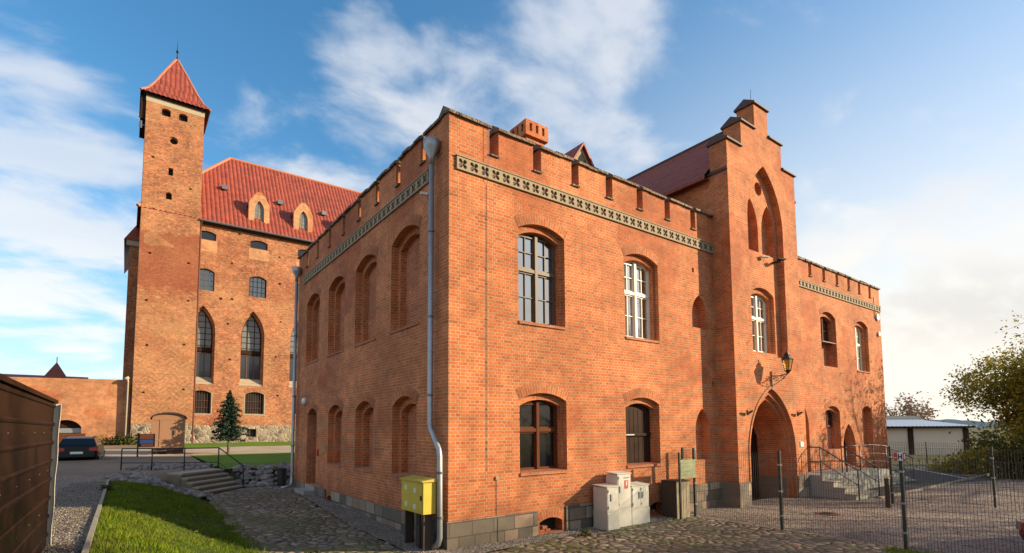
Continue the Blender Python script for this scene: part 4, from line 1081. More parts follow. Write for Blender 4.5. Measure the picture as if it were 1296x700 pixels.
def lights(T, parent, pl, outline, x0, x1, z0, z1, nx_, nz_, d, mat_f, mat_g, bar=.05, fr=.09, trans=None, name='window'):
    f = MB()
    g = MB(); g.poly([pl(a, z, d) for a, z in outline])
    def zt(a):
        # top of outline above abscissa a
        zs = []
        n = len(outline)
        for k in range(n):
            (a0, za), (a1, zb) = outline[k], outline[(k+1) % n]
            if (a0-a)*(a1-a) <= 0 and abs(a1-a0) > 1e-9: zs.append(za+(zb-za)*(a-a0)/(a1-a0))
        return max(zs) if zs else z1
    def xr(z):
        xs_ = []
        n = len(outline)
        for k in range(n):
            (a0, za), (a1, zb) = outline[k], outline[(k+1) % n]
            if (za-z)*(zb-z) <= 0 and abs(zb-za) > 1e-9: xs_.append(a0+(a1-a0)*(z-za)/(zb-za))
        return (min(xs_), max(xs_)) if xs_ else (x0, x1)
    def bx(a0, a1, z0_, z1_, pr):
        f.extrude([pl(a0, z0_, d-pr), pl(a1, z0_, d-pr), pl(a1, z1_, d-pr), pl(a0, z1_, d-pr)], Vector(pl(0, 0, d-.004))-Vector(pl(0, 0, d-pr)))
    for i in range(1, nx_): a = x0+(x1-x0)*i/nx_; bx(a-bar/2, a+bar/2, z0, zt(a)-.02, .05)
    for i in range(1, nz_):
        z = z0+(z1-z0)*i/nz_; a0, a1 = xr(z)
        if a1-a0 > .2: bx(a0+.01, a1-.01, z-bar*.35, z+bar*.35, .045)
    n = len(outline); cxm = (x0+x1)/2
    inn = [(cxm+(a-cxm)*(1-2*fr/(x1-x0)), z0+fr+(z-z0)*(1-1.6*fr/(max(q[1] for q in outline)-z0))) for a, z in outline]
    f.poly([pl(a, z, d-.07) for a, z in outline], [[pl(a, z, d-.07) for a, z in inn]])
    for k in range(n): p, q = inn[k], inn[(k+1) % n]; f.face([pl(*p, d-.07), pl(*q, d-.07), pl(*q, d), pl(*p, d)])
    if trans: a0, a1 = xr(trans); bx(a0, a1, trans-.22, trans+.22, .12)
    o = T.part(name, f, mat_f, parent); T.part('pane', g, mat_g, o); return o
for c in gc:
    lights(C, None, CF, pointed(c, 2.0, 10.55, 12.3, 14.75), c-1.0, c+1.0, 10.55, 14.75, 3, 7, .90, 'wood_dark', 'leaded', .07, .12, trans=10.75)
    lights(C, None, CF, rect(c-1.0, 7.56, c+1.0, 10.45), c-1.0, c+1.0, 7.56, 10.45, 3, 1, .90, 'wood_door', 'glass_dull', .09, .12)
for c in mc:
    lights(C, None, CF, seg(c, 1.66, 16.55, 18.45, .30), c-.83, c+.83, 16.55, 18.75, 4, 4, .30, 'wood_tan' if c == .18 else 'wood_dark', 'glass_pane', .05, .09)
    lights(C, None, CF, seg(c, 1.66, 21.70, 22.36, .22), c-.83, c+.83, 21.70, 22.5, 1, 1, .20, 'wood_dark', 'glass_dark', .05, .07)
    o = lights(C, None, CF, seg(c+.02, 1.8, 4.32, 6.35, .26), c-.88, c+.92, 4.32, 6.61, 1, 1, .33, 'plaster_sill', 'void', .05, .05)
    bb = MB()
    for i in range(8): x = c-.78+i*.228; bb.tube([CF(x, 4.36, .18), CF(x, 6.5, .18)], .022, 5)
    for z in (4.9, 5.6): bb.box(c-.86, CY+.20, z, c+.9, CY+.22, z+.05)
    C.part('bars', bb, 'rust', o)
for c in (4.80, 9.6): lights(C, None, CF, rect(c-.45, 1.98, c+.45, 2.80), c-.45, c+.45, 1.98, 2.8, 3, 1, .33, 'wood_door', 'void', .06, .06)
# pale plaster round the barred windows
su = MB()
for c in mc:
    o1 = seg(c+.02, 1.98, 4.24, 6.34, .29); o2 = seg(c+.02, 1.805, 4.318, 6.35, .262)
    su.poly([CF(a, z, -.008) for a, z in o1], [[CF(a, z, -.008) for a, z in o2]])
C.split('window_surround', su, 'plaster_sill')
# roof
RY, RZ = 55.6, 33.6
rr = MB()
pantile(rr, (X0-.5, CY-.45, EZ-.05), (X1+.5, CY-.45, EZ-.05), (X1+.5, RY, RZ), (2.8, RY, RZ), pitch=.40, amp=.075)
rr.face([(X0-.5, CY+13.9, EZ-.05), (X0-.5, CY-.45, EZ-.05), (2.8, RY, RZ)]); rr.face([(X1+.5, CY+13.9, EZ-.05), (X0-.5, CY+13.9, EZ-.05), (2.8, RY, RZ), (X1+.5, RY, RZ)])
CR = C.part('roof', rr, 'roof_red')
rt_ = MB(); rt_.tube([(2.8, RY, RZ+.03), (X1+.5, RY, RZ+.03)], .16, 8); rt_.tube([(X0-.5, CY-.45, EZ+.05), (2.8, RY, RZ+.03)], .16, 8); C.split('ridge_tiles', rt_, 'ridge', CR)
gt = MB(); gt.tube([(-.5, CY-.55, EZ-.12), (X1+.5, CY-.55, EZ-.12)], .10, 8); C.part('gutter', gt, 'zinc_dark', CR)
sf = MB(); sf.box(-.45, CY-.42, EZ-.32, X1+.4, CY-.003, EZ-.18); C.part('eave_board', sf, 'wood_dark', CR)
dp_ = MB(); dp_.tube([(-.34, CY-.5, EZ-.2), (-.36, CY-.12, EZ-.9), (-.36, CY-.12, 1.4)], .075, 8); C.part('downpipe', dp_, 'rust')
sk = MB()
for x, z in ((1.9, 28.4), (7.4, 28.1), (12.2, 28.0)):
    y = CY-.45+(z-EZ)*(RY-CY+.45)/(RZ-EZ); sk.obox((x, y-.15), (1, 0), (0, 1), .25, .3, z-.1, z+.35)
C.split('roof_hatch', sk, 'zinc_dark', CR)
def slope_y(z): return CY-.45+(z-EZ)*(RY-CY+.45)/(RZ-EZ)
for c in (4.95, 9.45, 14.1):
    y0 = CY+.35; dz0, dz1, dzp = 24.3, 26.7, 28.0
    d = MB()
    out = [(c-1.02, dz0), (c+1.02, dz0), (c+1.02, dz1), (c+.62, dz1+.75), (c+.22, dzp-.02), (c-.22, dzp-.02), (c-.62, dz1+.75), (c-1.02, dz1)]
    DF = Plane(lambda a, z, dd=0.: (a, y0+dd, z))
    op = pointed(c, .96, 24.75, 26.0, 27.05)
    add_wall(d, DF, out, [dict(steps=[(op, .28)], back=False)])
    yb = slope_y(28)+.6
    for k in range(len(out)):
        if k == 0: continue
        p, q = out[k], out[(k+1) % len(out)]
        d.face([(p[0], y0, p[1]), (q[0], y0, q[1]), (q[0], y0+.38, q[1]), (p[0], y0+.38, p[1])])
    for x in (c-.95, c+.95): d.face([(x, y0, dz0), (x, yb, dz0), (x, yb, dz1-.2), (x, y0, dz1-.2)])
    dd_ = C.part('dormer', d, 'brick_pale', CR)
    lights(C, CR, DF, op, c-.48, c+.48, 24.75, 27.05, 2, 5, .25, 'plaster_sill', 'leaded', .05, .07, name='dormer_window')
    t2 = MB(); t2.face([(c-1.1, y0+.38, dz1-.25), (c, y0+.38, dzp-.3), (c, yb+1.2, dzp-.3), (c-1.1, yb+1.2, dz1-.25)]); t2.face([(c, y0+.38, dzp-.3), (c+1.1, y0+.38, dz1-.25), (c+1.1, yb+1.2, dz1-.25), (c, yb+1.2, dzp-.3)])
    C.part('dormer_roof', t2, 'roof_red', CR)
# tower
tw = MB(); TX0, TX1, TB = -5.22, -.46, 53.5; TZ = 34.55
th_ = [dict(steps=[(seg(-3.62, .72, 32.95, 33.55, .14), .4)]), dict(steps=[(seg(-2.22, .72, 32.95, 33.55, .14), .4)]), dict(steps=[(circle(-2.93, 30.72, .38), .14), (circle(-2.93, 30.72, .30), .4)]),
       dict(steps=[(rect(-3.24, 27.2, -2.86, 27.95), .4)]), dict(steps=[(seg(-3.12, .46, 24.8, 25.4, .1), .4)])]
for h in th_: h['back'] = False
for px_, pz_ in [(-4.4, 6.2), (-1.3, 6.6), (-4.3, 10.6), (-1.4, 10.9), (-4.5, 14.8), (-1.2, 15.2), (-4.4, 19.3), (-1.3, 18.9), (-4.3, 23.6), (-1.4, 26.3), (-4.5, 28.6)]: th_.append(dict(steps=[(rect(px_-.11, pz_-.09, px_+.11, pz_+.09), .2)], back=True))
add_wall(tw, TF, [(TX0, 3.3), (TX1, 3.3), (TX1, 33.95), (TX0, 33.95)], th_)
tw.face([(TX0, TB, .5), (TX0, TY, .5), (TX0, TY, 33.95), (TX0, TB, 33.95)]); tw.face([(TX1, TY, .5), (TX1, TB, .5), (TX1, TB, 33.95), (TX1, TY, 33.95)]); tw.face([(TX1, TB, .5), (TX0, TB, .5), (TX0, TB, 33.95), (TX1, TB, 33.95)])
for c in (-3.62, -2.22): arch_band(tw, TF, seg_curve(c, .72, 33.55, .14), .2)
TW = C.part('tower', tw, 'brick_tower')
tv = MB(); tv.box(-4.4, TY+.39, 24.5, -1.5, TY+.41, 33.9); C.part('tower_opening', tv, 'void', TW)
wp = MB(); wp.poly([TF(a, z, -.006) for a, z in [(-4.9, 20.2), (-4.3, 20.0), (-3.4, 20.25), (-2.6, 20.15), (-2.55, 20.35), (-3.2, 20.75), (-3.9, 21.2), (-4.5, 21.35), (-4.95, 20.9)]]); C.part('repaired_patch', wp, 'brick_wall', TW)
tb = MB(); tb.box(TX0+.01, TY+.001, .4, TX1-.01, TY+.3, 3.3); C.part('field_stone_base', tb, 'fieldstone', TW)
tc = MB(); tc.box(TX0-.02, TY-.02, 33.95, TX1+.02, TB+.02, 34.50); C.part('pale_band', tc, 'plaster', TW)
te = MB(); te.box(TX0-.25, TY-.25, 34.50, TX1+.25, TB+.25, 34.62); C.part('eave_board', te, 'wood_dark', TW)
tr = MB(); cxt, cyt = (TX0+TX1)/2, (TY+TB)/2
prof = [(2.85, 34.62), (2.30, 35.25), (1.80, 36.25), (.95, 38.3), (.06, 40.35)]
for (r0, z0), (r1, z1) in zip(prof[:-1], prof[1:]):
    cor = lambda r, z: [(cxt-r, cyt-r*.98, z), (cxt+r, cyt-r*.98, z), (cxt+r, cyt+r*.98, z), (cxt-r, cyt+r*.98, z)]
    a, b_ = cor(r0, z0), cor(r1, z1)
    for k in range(4): k2 = (k+1) % 4; pantile(tr, a[k], a[k2], b_[k2], b_[k], pitch=.40, amp=.06)
TR = C.part('tower_roof', tr, 'roof_red', TW)
hp = MB()
for sx in (-1, 1):
    for sy in (-1, 1): hp.tube([(cxt+sx*r, cyt+sy*r*.98, z+.03) for r, z in prof], .10, 6)
C.split('hip_tiles', hp, 'ridge', TW)
sp3 = MB(); sp3.lathe((cxt, cyt, 40.2), [(.16, 0), (.10, .4), (.05, .45), (.045, .9), (.13, 1.0), (.13, 1.12), (.04, 1.2), (.015, 2.2)], 8); C.part('finial', sp3, 'black_iron', TW)
hb_ = MB(); hb_.box(TX0-.42, TY+.2, 32.2, TX0-.003, TB-.2, 34.49); C.part('timber_gallery', hb_, 'wood_dark', TW)
an = MB(); an.box(TX0-.38, TY+.1, 31.2, TX0-.24, TY+.25, 31.9); an.box(TX0-.25, TY+.15, 31.5, TX0-.003, TY+.2, 31.56); an.box(TX0-.5, TY+.12, 31.35, TX0-.42, TY+.2, 31.8); C.part('antenna', an, 'zinc_dark', TW)
# side wing seen edge-on left of the tower
sw = MB(); sw.box(-6.0, 55.5, .5, X0-.01, 70, 22.2); C.part('side_wing', sw, 'brick_castle')
sr = MB(); sr.face([(-6.45, 55.2, 22.15), (X0, 55.2, 24.6), (X0, 70.3, 24.6), (-6.45, 70.3, 22.15)]); sr.face([(-6.45, 55.2, 22.15), (X0, 55.2, 22.15), (X0, 55.2, 24.6)]); C.part('side_wing_roof', sr, 'roof_red')
bt = MB(); bt.box(-6.25, 55.3, 21.6, X0-.02, 55.49, 22.14); C.part('cornice', bt, 'plaster')
bt = MB(); bt.box(-5.65, 54.0, .5, TX0-.01, 55.4, 16.5); C.part('buttress', bt, 'brick_castle')

# ------------------------------------------------------------------ curtain wall with the cart gate
K = Thing('curtain_wall', 'long bare orange brick curtain wall with low arched gateway, left of tower', 'wall', (-15, 49.6, 1))
KW = Plane(lambda a, z, d=0.: (a, 49.6+d, z)); k = MB()
ga = seg(-9.75, 2.1, .5, 3.05, .62)
add_wall(k, KW, [(-42, .3), (-5.24, .3), (-5.24, 7.36), (-42, 6.7)], [dict(steps=[(ga, .55)], back=False)])
k.face([(-42, 49.6, 6.7), (-5.24, 49.6, 7.36), (-5.24, 50.5, 7.36), (-42, 50.5, 6.7)]); k.face([(-5.24, 50.5, .3), (-42, 50.5, .3), (-42, 50.5, 6.7), (-5.24, 50.5, 7.36)])
arch_band(k, KW, seg_curve(-9.75, 2.1, 3.05, .62), .42)
K.part('wall', k, 'brick_wall')
kg = MB(); kg.poly([KW(a, z, .5) for a, z in ga]); 
kgo = K.part('gate', kg, 'wood_dark'); kb = MB(); kb.box(-10.8, 50.05, 2.55, -8.7, 50.07, 2.95); K.part('pale_board', kb, 'zinc', kgo)
kp = MB(); kp.box(-5.75, 49.25, .8, -5.35, 49.598, 7.0); K.part('corner_pilaster', kp, 'brick_wall')
kq = MB(); kq.tube([(-5.62, 49.05, 7.45), (-5.55, 49.12, 7.1), (-5.55, 49.15, 2.4), (-5.72, 49.0, 1.4)], .085, 8); kq.tube([(-5.85, 49.05, 7.35), (-5.5, 49.05, 7.55)], .13, 8); K.part('downpipe', kq, 'plaster', smooth=True)
kd = MB(); kd.box(-10.9, 47.6, .9, -8.3, 47.72, 2.5)
for i in range(5): kd.box(-10.9, 47.57, 1.1+i*.3, -8.3, 47.598, 1.13+i*.3)
solo('board_screen', kd, 'wood_brown', 'low reddish-brown board screen in front of the arched gateway', 'screen', (0, 0, 0))
# building behind the curtain wall
V = Thing('roofed_building', 'far building behind the curtain wall, only its red ridge and dark pyramid roof showing', 'building', (-14, 68, 1))
v = MB(); v.box(-17, 64, .5, -9.6, 74, 7.8); V.part('wall', v, 'brick_castle')
v = MB(); v.face([(-17.3, 63.8, 7.4), (-9.3, 63.8, 7.4), (-9.3, 69, 9.0), (-17.3, 69, 9.0)]); v.face([(-9.3, 74.2, 7.4), (-17.3, 74.2, 7.4), (-17.3, 69, 9.0), (-9.3, 69, 9.0)]); v.face([(-9.3, 63.8, 7.4), (-9.3, 74.2, 7.4), (-9.3, 69, 9.0)]); V.part('roof', v, 'roof_red')
v = MB(); cx_, cy_ = -11.95, 66.5; ht = 1.12
for kx, ky, lx, ly in ((-1, -1, 1, -1), (1, -1, 1, 1), (1, 1, -1, 1), (-1, 1, -1, -1)): v.face([(cx_+kx*ht, cy_+ky*ht, 8.3), (cx_+lx*ht, cy_+ly*ht, 8.3), (cx_, cy_, 10.35)])
vt = V.part('pyramid_roof', v, 'roof_dark'); v = MB(); v.tube([(cx_, cy_, 10.2), (cx_, cy_, 10.9)], .04, 6); V.part('finial', v, 'black_iron', vt)

# ------------------------------------------------------------------ garage row beyond the right end
ga_d = Vector((.805, -.593)); gn = Vector((-.593, -.805)); g0 = Vector((53.0, 11.4)); g1 = g0+ga_d*10.6
GA = Thing('garage', 'low flat-roofed garage with beige walls, dark posts and white metal roof edge', 'garage', (g0.x, g0.y, -.35))
zg0, zg1 = -.4, 2.45
def gp(a, o, z): q = g0+ga_d*a+gn*o; return (q.x, q.y, z)
def gbox(mb, a0, a1, o0, o1, z0, z1):
    mb.extrude([gp(a0, o0, z0), gp(a1, o0, z0), gp(a1, o1, z0), gp(a0, o1, z0)], (0, 0, z1-z0))
q = MB(); gbox(q, -3, 10.6, -6, 0, zg0, zg1); GA.part('wall', q, 'garage_wall')
for a in (.2-2.4, 4.85, 10.35):
    q = MB(); gbox(q, a-.24, a+.24, .003, .12, zg0, zg1-.02); GA.part('post', q, 'wood_dark')
q = MB(); gbox(q, -3.2, 10.9, -6.3, .55, zg1+.003, zg1+.16); rfo = GA.part('roof', q, 'wood_dark')
q = MB()
for i in range(35): a = -3.2+i*.4; q.face([gp(a, .7, zg1+.17), gp(a+.2, .7, zg1+.22), gp(a+.2, -6.4, zg1+.95), gp(a, -6.4, zg1+.90)]); q.face([gp(a+.2, .7, zg1+.22), gp(a+.4, .7, zg1+.17), gp(a+.4, -6.4, zg1+.90), gp(a+.2, -6.4, zg1+.95)])
GA.part('roof_sheet', q, 'white_metal', rfo)
q = MB(); gbox(q, -3.3, 11, -6.6, -6.42, zg1+.6, zg1+1.35); GA.part('rear_parapet', q, 'concrete', rfo)
q = MB(); gbox(q, 10.62, 10.72, -5.8, -.4, zg0, zg1-.05); GA.part('side_panel', q, 'white_metal')

# ------------------------------------------------------------------ lantern over the gate
LN = Thing('wall_lantern', 'black wrought iron lantern with amber glass on a scrolled bracket above the gate arch', 'lantern', (12.6, GY, 4.25))
lb = MB(); y = GY
lb.tube([(12.6, y-.03, 4.02), (12.6, y-.03, 4.62)], .022, 6); lb.tube([(12.6, y-.02, 4.45), (12.6, y-.3, 4.43), (12.6, y-.62, 4.50), (12.6, y-.70, 4.62)], .018, 6)
for s_ in (0, 1):
    c0 = (y-.2-.22*s_, 4.30+.05*s_); r0 = .12-.03*s_
    lb.tube([(12.6, c0[0]+r0*(1-.08*i)*math.cos(i*.55), c0[1]+r0*(1-.08*i)*math.sin(i*.55)) for i in range(12)], .011, 5)
lb.tube([(12.6, y-.03, 4.1), (12.6, y-.2, 4.18), (12.6, y-.42, 4.33), (12.6, y-.58, 4.47)], .012, 5)
for s_ in (-1, 1): lb.tube([(12.6, y-.03, 4.3), (12.6+s_*.22, y-.03, 4.42), (12.6+s_*.34, y-.03, 4.36), (12.6+s_*.30, y-.03, 4.28)], .010, 5)
LN.part('bracket', lb, 'black_iron')
lx, ly, lz = 12.6, y-.60, 4.60
fr_ = MB(); S4 = [(1, 1), (-1, 1), (-1, -1), (1, -1)]
b0, b1, zz0, zz1 = .07, .13, lz, lz+.38
for sx, sy in S4: fr_.tube([(lx+sx*b0, ly+sy*b0, zz0), (lx+sx*b1, ly+sy*b1, zz1)], .011, 5)
for (bb_, z) in ((b0, zz0), (b1, zz1)):
    for k in range(4): a, b_ = S4[k], S4[(k+1) % 4]; fr_.tube([(lx+a[0]*bb_, ly+a[1]*bb_, z), (lx+b_[0]*bb_, ly+b_[1]*bb_, z)], .012, 5)
fr_.lathe((lx, ly, lz-.10), [(.03, 0), (.06, .04), (.12, .10)], 8)
LN.part('lantern_frame', fr_, 'black_iron')
rf_ = MB(); rf_.lathe((lx, ly, zz1+.005), [(.215, 0), (.095, .12), (.11, .155), (.06, .23), (.018, .25), (.018, .29), (.03, .31), (.005, .35)], 4); LN.part('lantern_roof', rf_, 'black_iron')
pn = MB()
for k in range(4):
    a, b_ = S4[k], S4[(k+1) % 4]; pn.face([(lx+a[0]*b0*.95, ly+a[1]*b0*.95, zz0), (lx+b_[0]*b0*.95, ly+b_[1]*b0*.95, zz0), (lx+b_[0]*b1*.95, ly+b_[1]*b1*.95, zz1), (lx+a[0]*b1*.95, ly+a[1]*b1*.95, zz1)])
LN.part('lantern_glass', pn, 'amber')

# ------------------------------------------------------------------ yellow gas box on legs
YB = Thing('gas_box', 'yellow metal gas box with white stickers on dark stand beside the corner downpipe', 'utility box', (-.42, .6, .1))
y0, y1, x0, x1, z0, z1 = .06, 1.15, -.56, -.27, .86, 1.53
m_ = MB(); m_.box(x0, y0, z0, x1, y1, z1); YB.part('body', m_, 'yellow')
m_ = MB(); m_.extrude([(x0-.04, y0-.03, z1+.003), (x0-.04, y0-.03, z1+.03), (x1+.02, y0-.03, z1+.075), (x1+.02, y0-.03, z1+.003)], (0, y1-y0+.06, 0)); YB.part('lid', m_, 'yellow_top')
m_ = MB(); m_.box(x0-.012, y0+.03, z0+.04, x0-.002, y1-.03, z1-.04); dd = YB.part('door', m_, 'yellow')
m_ = MB()
for yy, zz_ in ((.45, 1.34), (.90, 1.37), (.46, .99), (.88, 1.01)): m_.box(x0-.0155, yy-.06, zz_-.055, x0-.013, yy+.05, zz_+.055)
hg = MB()
for zz_ in (.95, 1.36): hg.tube([(x0-.006, y1-.035, zz_), (x0-.006, y1-.035, zz_+.09)], .011, 6)
YB.split('hinge', hg, 'zinc_dark', dd)
YB.split('sticker', m_, 'sticker', dd)
m_ = MB(); m_.box(x0-.04, y0+.05, 1.15, x0-.0125, y0+.08, 1.25); YB.part('handle', m_, 'black_iron', dd)
m_ = MB(); m_.box(x0+.05, y0+.08, 0, x1-.03, y0+.13, z0-.003); m_.box(x0+.05, y1-.13, 0, x1-.03, y1-.08, z0-.003); m_.tube([(-.40, .62, 0), (-.40, .62, z0-.003)], .045, 8); m_.tube([(-.46, .42, 0), (-.46, .42, z0-.003)], .035, 8); m_.box(x0+.12, y0+.15, .0, x1-.05, y1-.5, .55); YB.split('leg', m_, 'board_dark')

# ------------------------------------------------------------------ power cabinets
def cabinet(name, label, x0, x1, z1, y0=-.58, y1=-.16, seams=(), hand=(), warn=None, base=.5):
    T = Thing(name, label, 'power cabinet', ((x0+x1)/2, (y0+y1)/2, 0), 'grey power cabinets against the front wall')
    a = MB(); a.box(x0, y0, -.05, x1, y1, base); T.part('base', a, 'cab_stain')
    a = MB(); a.box(x0+.01, y0+.012, base+.004, x1-.01, y1, z1); bo = T.part('body', a, 'cab')
    a = MB(); a.extrude([(x0-.015, y0-.01, z1+.003), (x1+.015, y0-.01, z1+.003), (x1+.015, y0-.01, z1+.025), (x0-.015, y0-.01, z1+.025)], (0, y1-y0+.02, .03)); T.part('lid', a, 'cab')
    e_ = [x0+.03]+list(seams)+[x1-.03]
    for p, q in zip(e_[:-1], e_[1:]):
        a = MB(); a.box(p+.006, y0+.002, base+.03, q-.006, y0+.011, z1-.03); dr_ = T.part('door', a, 'cab')
        for hx in hand:
            if p < hx < q: b_ = MB(); b_.box(hx-.02, y0-.022, (base+z1)/2-.03, hx+.02, y0+.001, (base+z1)/2+.14); T.part('handle', b_, 'zinc', dr_)
        v = MB(); v.box(q-.115, y0-.002, z1-.16, q-.05, y0+.0012, z1-.11); T.part('label', v, 'sticker', dr_)
        v = MB()
        for zz_ in (base+.09, z1-.12): v.tube([(p+.012, y0-.004, zz_), (p+.012, y0-.004, zz_+.06)], .008, 6)
        T.split('hinge', v, 'zinc_dark', dr_)
    if warn:
        a = MB(); a.box(warn[0]-.07, y0-.004, warn[1]-.11, warn[0]+.07, y0+.0005, warn[1]+.11); wo_ = T.part('warning_sign', a, 'red_paint')
        a = MB(); a.poly([(warn[0]+dx, y0-.007, warn[1]+dz) for dx, dz in ((-.005, .08), (.035, .08), (.01, .02), (.03, .02), (-.02, -.08), (0, -.01), (-.025, -.01))]); T.part('lightning_mark', a, 'sticker', wo_)
        a = MB()
        for i in range(5): a.box(warn[0]-.10+i*.045, y0-.004, warn[1]+.16, warn[0]-.10+i*.045+.03, y0+.0005, warn[1]+.185)
        T.part('lettering', a, 'zinc_dark')
    return T
cabinet('power_cabinet', 'low narrow pale grey cabinet, leftmost of the three against the sunny wall', 4.22, 4.66, 1.14, y0=-.66, hand=(4.36,), base=.52)
cabinet('power_cabinet', 'tallest pale grey cabinet with a red warning sign, in the middle of three', 4.70, 5.22, 1.44, hand=(4.78,), warn=(5.03, 1.17), base=.55)
cabinet('power_cabinet', 'wide double-door pale grey cabinet beside the tall one with red sign', 5.24, 5.95, 1.10, seams=(5.60,), hand=(5.54, 5.67), base=.5)

# ------------------------------------------------------------------ timber box by the fence end
TBX = Thing('timber_box', 'narrow upright dark timber box standing against the wall under the green banner', 'box', (7.2, -.4, 0))
a = MB(); x0, x1, y0, y1 = 7.02, 7.62, -.66, -.16
a.box(x0, y0, .02, x1, y1, 1.10); TBX.part('body', a, 'board_dark')
for i in range(4):
    a = MB(); a.box(x0+.005+i*.149, y0-.025, .03, x0+.138+i*.149, y0-.003, 1.09); TBX.part('board', a, 'board_wood')
a = MB(); a.box(x0-.02, y0-.04, 1.103, x1+.02, y1+.01, 1.13); TBX.part('lid', a, 'board_dark')

# ------------------------------------------------------------------ welded mesh fences
def mesh_fence(name, label, posts, z_top, group=None, pr=.03, dv=.055, dh=.2, wr=.0028, zb=.08, panels=None, brk=True):
    T = Thing(name, label, 'fence', (posts[0][0], posts[0][1], h1(*posts[0][:2])))
    for p in posts:
        a = MB(); g = h1(p[0], p[1]); a.box(p[0]-pr, p[1]-pr, g-.1, p[0]+pr, p[1]+pr, g+z_top+.06); po = T.part('post', a, 'post_green')
        a = MB(); a.box(p[0]-pr-.004, p[1]-pr-.004, g+z_top+.063, p[0]+pr+.004, p[1]+pr+.004, g+z_top+.08); T.part('cap', a, 'post_green', po)
        if brk:
            a = MB()
            for z in (.35, z_top*.5, z_top-.3): a.box(p[0]-pr-.012, p[1]-pr-.012, g+z, p[0]+pr+.012, p[1]+pr+.012, g+z+.04)
            T.part('clip', a, 'zinc', po)
    for p, q in zip(posts[:-1], posts[1:]):
        a = MB(); p_, q_ = Vector(p[:2]), Vector(q[:2]); d = q_-p_; ln = d.length; d /= ln
        gp_, gq_ = h1(*p_), h1(*q_); n = int(ln/dv)
        for i in range(1, n):
            c = p_+d*(ln*i/n); g = gp_+(gq_-gp_)*i/n
            a.extrude([(c.x-wr, c.y-wr, g+zb), (c.x+wr, c.y-wr, g+zb), (c.x+wr, c.y+wr, g+zb), (c.x-wr, c.y+wr, g+zb)], (0, 0, z_top-zb))
        nz_ = int((z_top-zb)/dh); off = Vector((-d.y, d.x))*.005
        for i in range(nz_+1):
            z = zb+(z_top-zb)*i/nz_
            for s_ in (-1, 1) if i in (0, nz_) else (1,):
                a.tube([(p_.x+d.x*.03+off.x*s_, p_.y+d.y*.03+off.y*s_, gp_+z), (q_.x-d.x*.03+off.x*s_, q_.y-d.y*.03+off.y*s_, gq_+z)], wr*1.15, 4)
        T.part('mesh_panel', a, 'wire')
    return T
mesh_fence('mesh_fence', 'dark green welded mesh fence running from the wall toward the viewer across the paving', [(7.9, -.28), (7.83, -.72), (7.70, -3.31), (7.54, -5.97), (7.40, -8.5)], 1.92)
mesh_fence('mesh_fence', 'farther dark mesh fence run beyond the drive with two tall posts', [(15.13, -3.3), (16.58, -5.61), (18.0, -7.9)], 1.84, dv=.08, wr=.003)
mesh_fence('mesh_fence', 'low distant mesh fence in front of the beige garage walls', [(40.5, 6.0), (43.6, 3.6), (46.7, 1.2)], 1.5, dv=.16, wr=.006, brk=False)
# banner on the fence
BN = MB(); BN.box(7.80, -.685, 1.18, 7.81, -.22, 1.75)
p_ = Vector((7.845, -.70)); 
bn = MB(); bn.extrude([(7.03, -.80, 1.20), (7.80, -.80, 1.20), (7.80, -.80, 1.73), (7.03, -.80, 1.73)], (0, .012, 0))
BNR = Thing('banner', 'faded green and cream banner tied between two posts above the timber box', 'banner', (7.4, -.8, 1.2))
BNR.part('cloth', bn, 'green_print')
bp_ = MB()
for i, zz_ in enumerate((1.62, 1.52, 1.38, 1.28)): bp_.box(7.10, -.804, zz_, 7.45+.1*(i % 3), -.8005, zz_+.03)
BNR.part('printed_band', bp_, 'board_wood')
ps = MB(); ps.box(6.99, -.83, 0, 7.04, -.78, 1.95); BNR.part('post', ps, 'post_green')
# hydrant-style H sign on the near post
HS = Thing('hydrant_sign', 'small red and white plate lettered H on top of a mesh fence post', 'sign', (7.54, -5.95, 1.9))
# plate faces the viewer's side of the fence
hx, hy = 7.50, -5.95; an_ = Vector((.62, -.78)); nn_ = Vector((-.78, -.62))
def hp_(a, z, o): q = Vector((hx, hy))+an_*a+nn_*o; return (q.x, q.y, z)
def hrect(mb, a0, a1, z0, z1, o0, o1): mb.extrude([hp_(a0, z0, o0), hp_(a1, z0, o0), hp_(a1, z1, o0), hp_(a0, z1, o0)], Vector(hp_(0, 0, o1))-Vector(hp_(0, 0, o0)))
def hrect(mb, a0, a1, z0, z1, o0, o1, k=.54):
    zc = 1.93; a0, a1 = a0*k, a1*k; z0, z1 = zc+(z0-1.915)*.72, zc+(z1-1.915)*.72
    mb.extrude([hp_(a0, z0, o0), hp_(a1, z0, o0), hp_(a1, z1, o0), hp_(a0, z1, o0)], Vector(hp_(0, 0, o1))-Vector(hp_(0, 0, o0)))
zb = 1.915; a = MB(); hrect(a, -.21, .21, zb, zb+.24, .04, .05); HS.part('plate', a, 'white')
a = MB(); hrect(a, -.21, -.085, zb+.003, zb+.237, .0505, .054); hrect(a, .10, .21, zb+.003, zb+.237, .0505, .054); HS.split('red_field', a, 'red_paint')
a = MB(); hrect(a, -.062, -.028, zb+.035, zb+.20, .0505, .055); hrect(a, .040, .074, zb+.035, zb+.20, .0505, .055); hrect(a, -.028, .040, zb+.10, zb+.135, .0505, .055); HS.part('letter_h', a, 'ink')
a = MB(); hrect(a, -.19, -.12, zb+.08, zb+.10, .0545, .056); hrect(a, .13, .18, zb+.05, zb+.19, .0545, .056); HS.split('small_mark', a, 'sticker')
BO = Thing('bollard', 'short square timber bollard on the drive behind the mesh fence', 'bollard', (14.0, -3.55, 0))
a = MB(); a.box(13.94, -3.61, -.1, 14.06, -3.49, .98); BO.part('post', a, 'board_dark'); a = MB(); a.box(13.93, -3.62, .983, 14.07, -3.48, 1.02); BO.part('cap', a, 'board_wood')

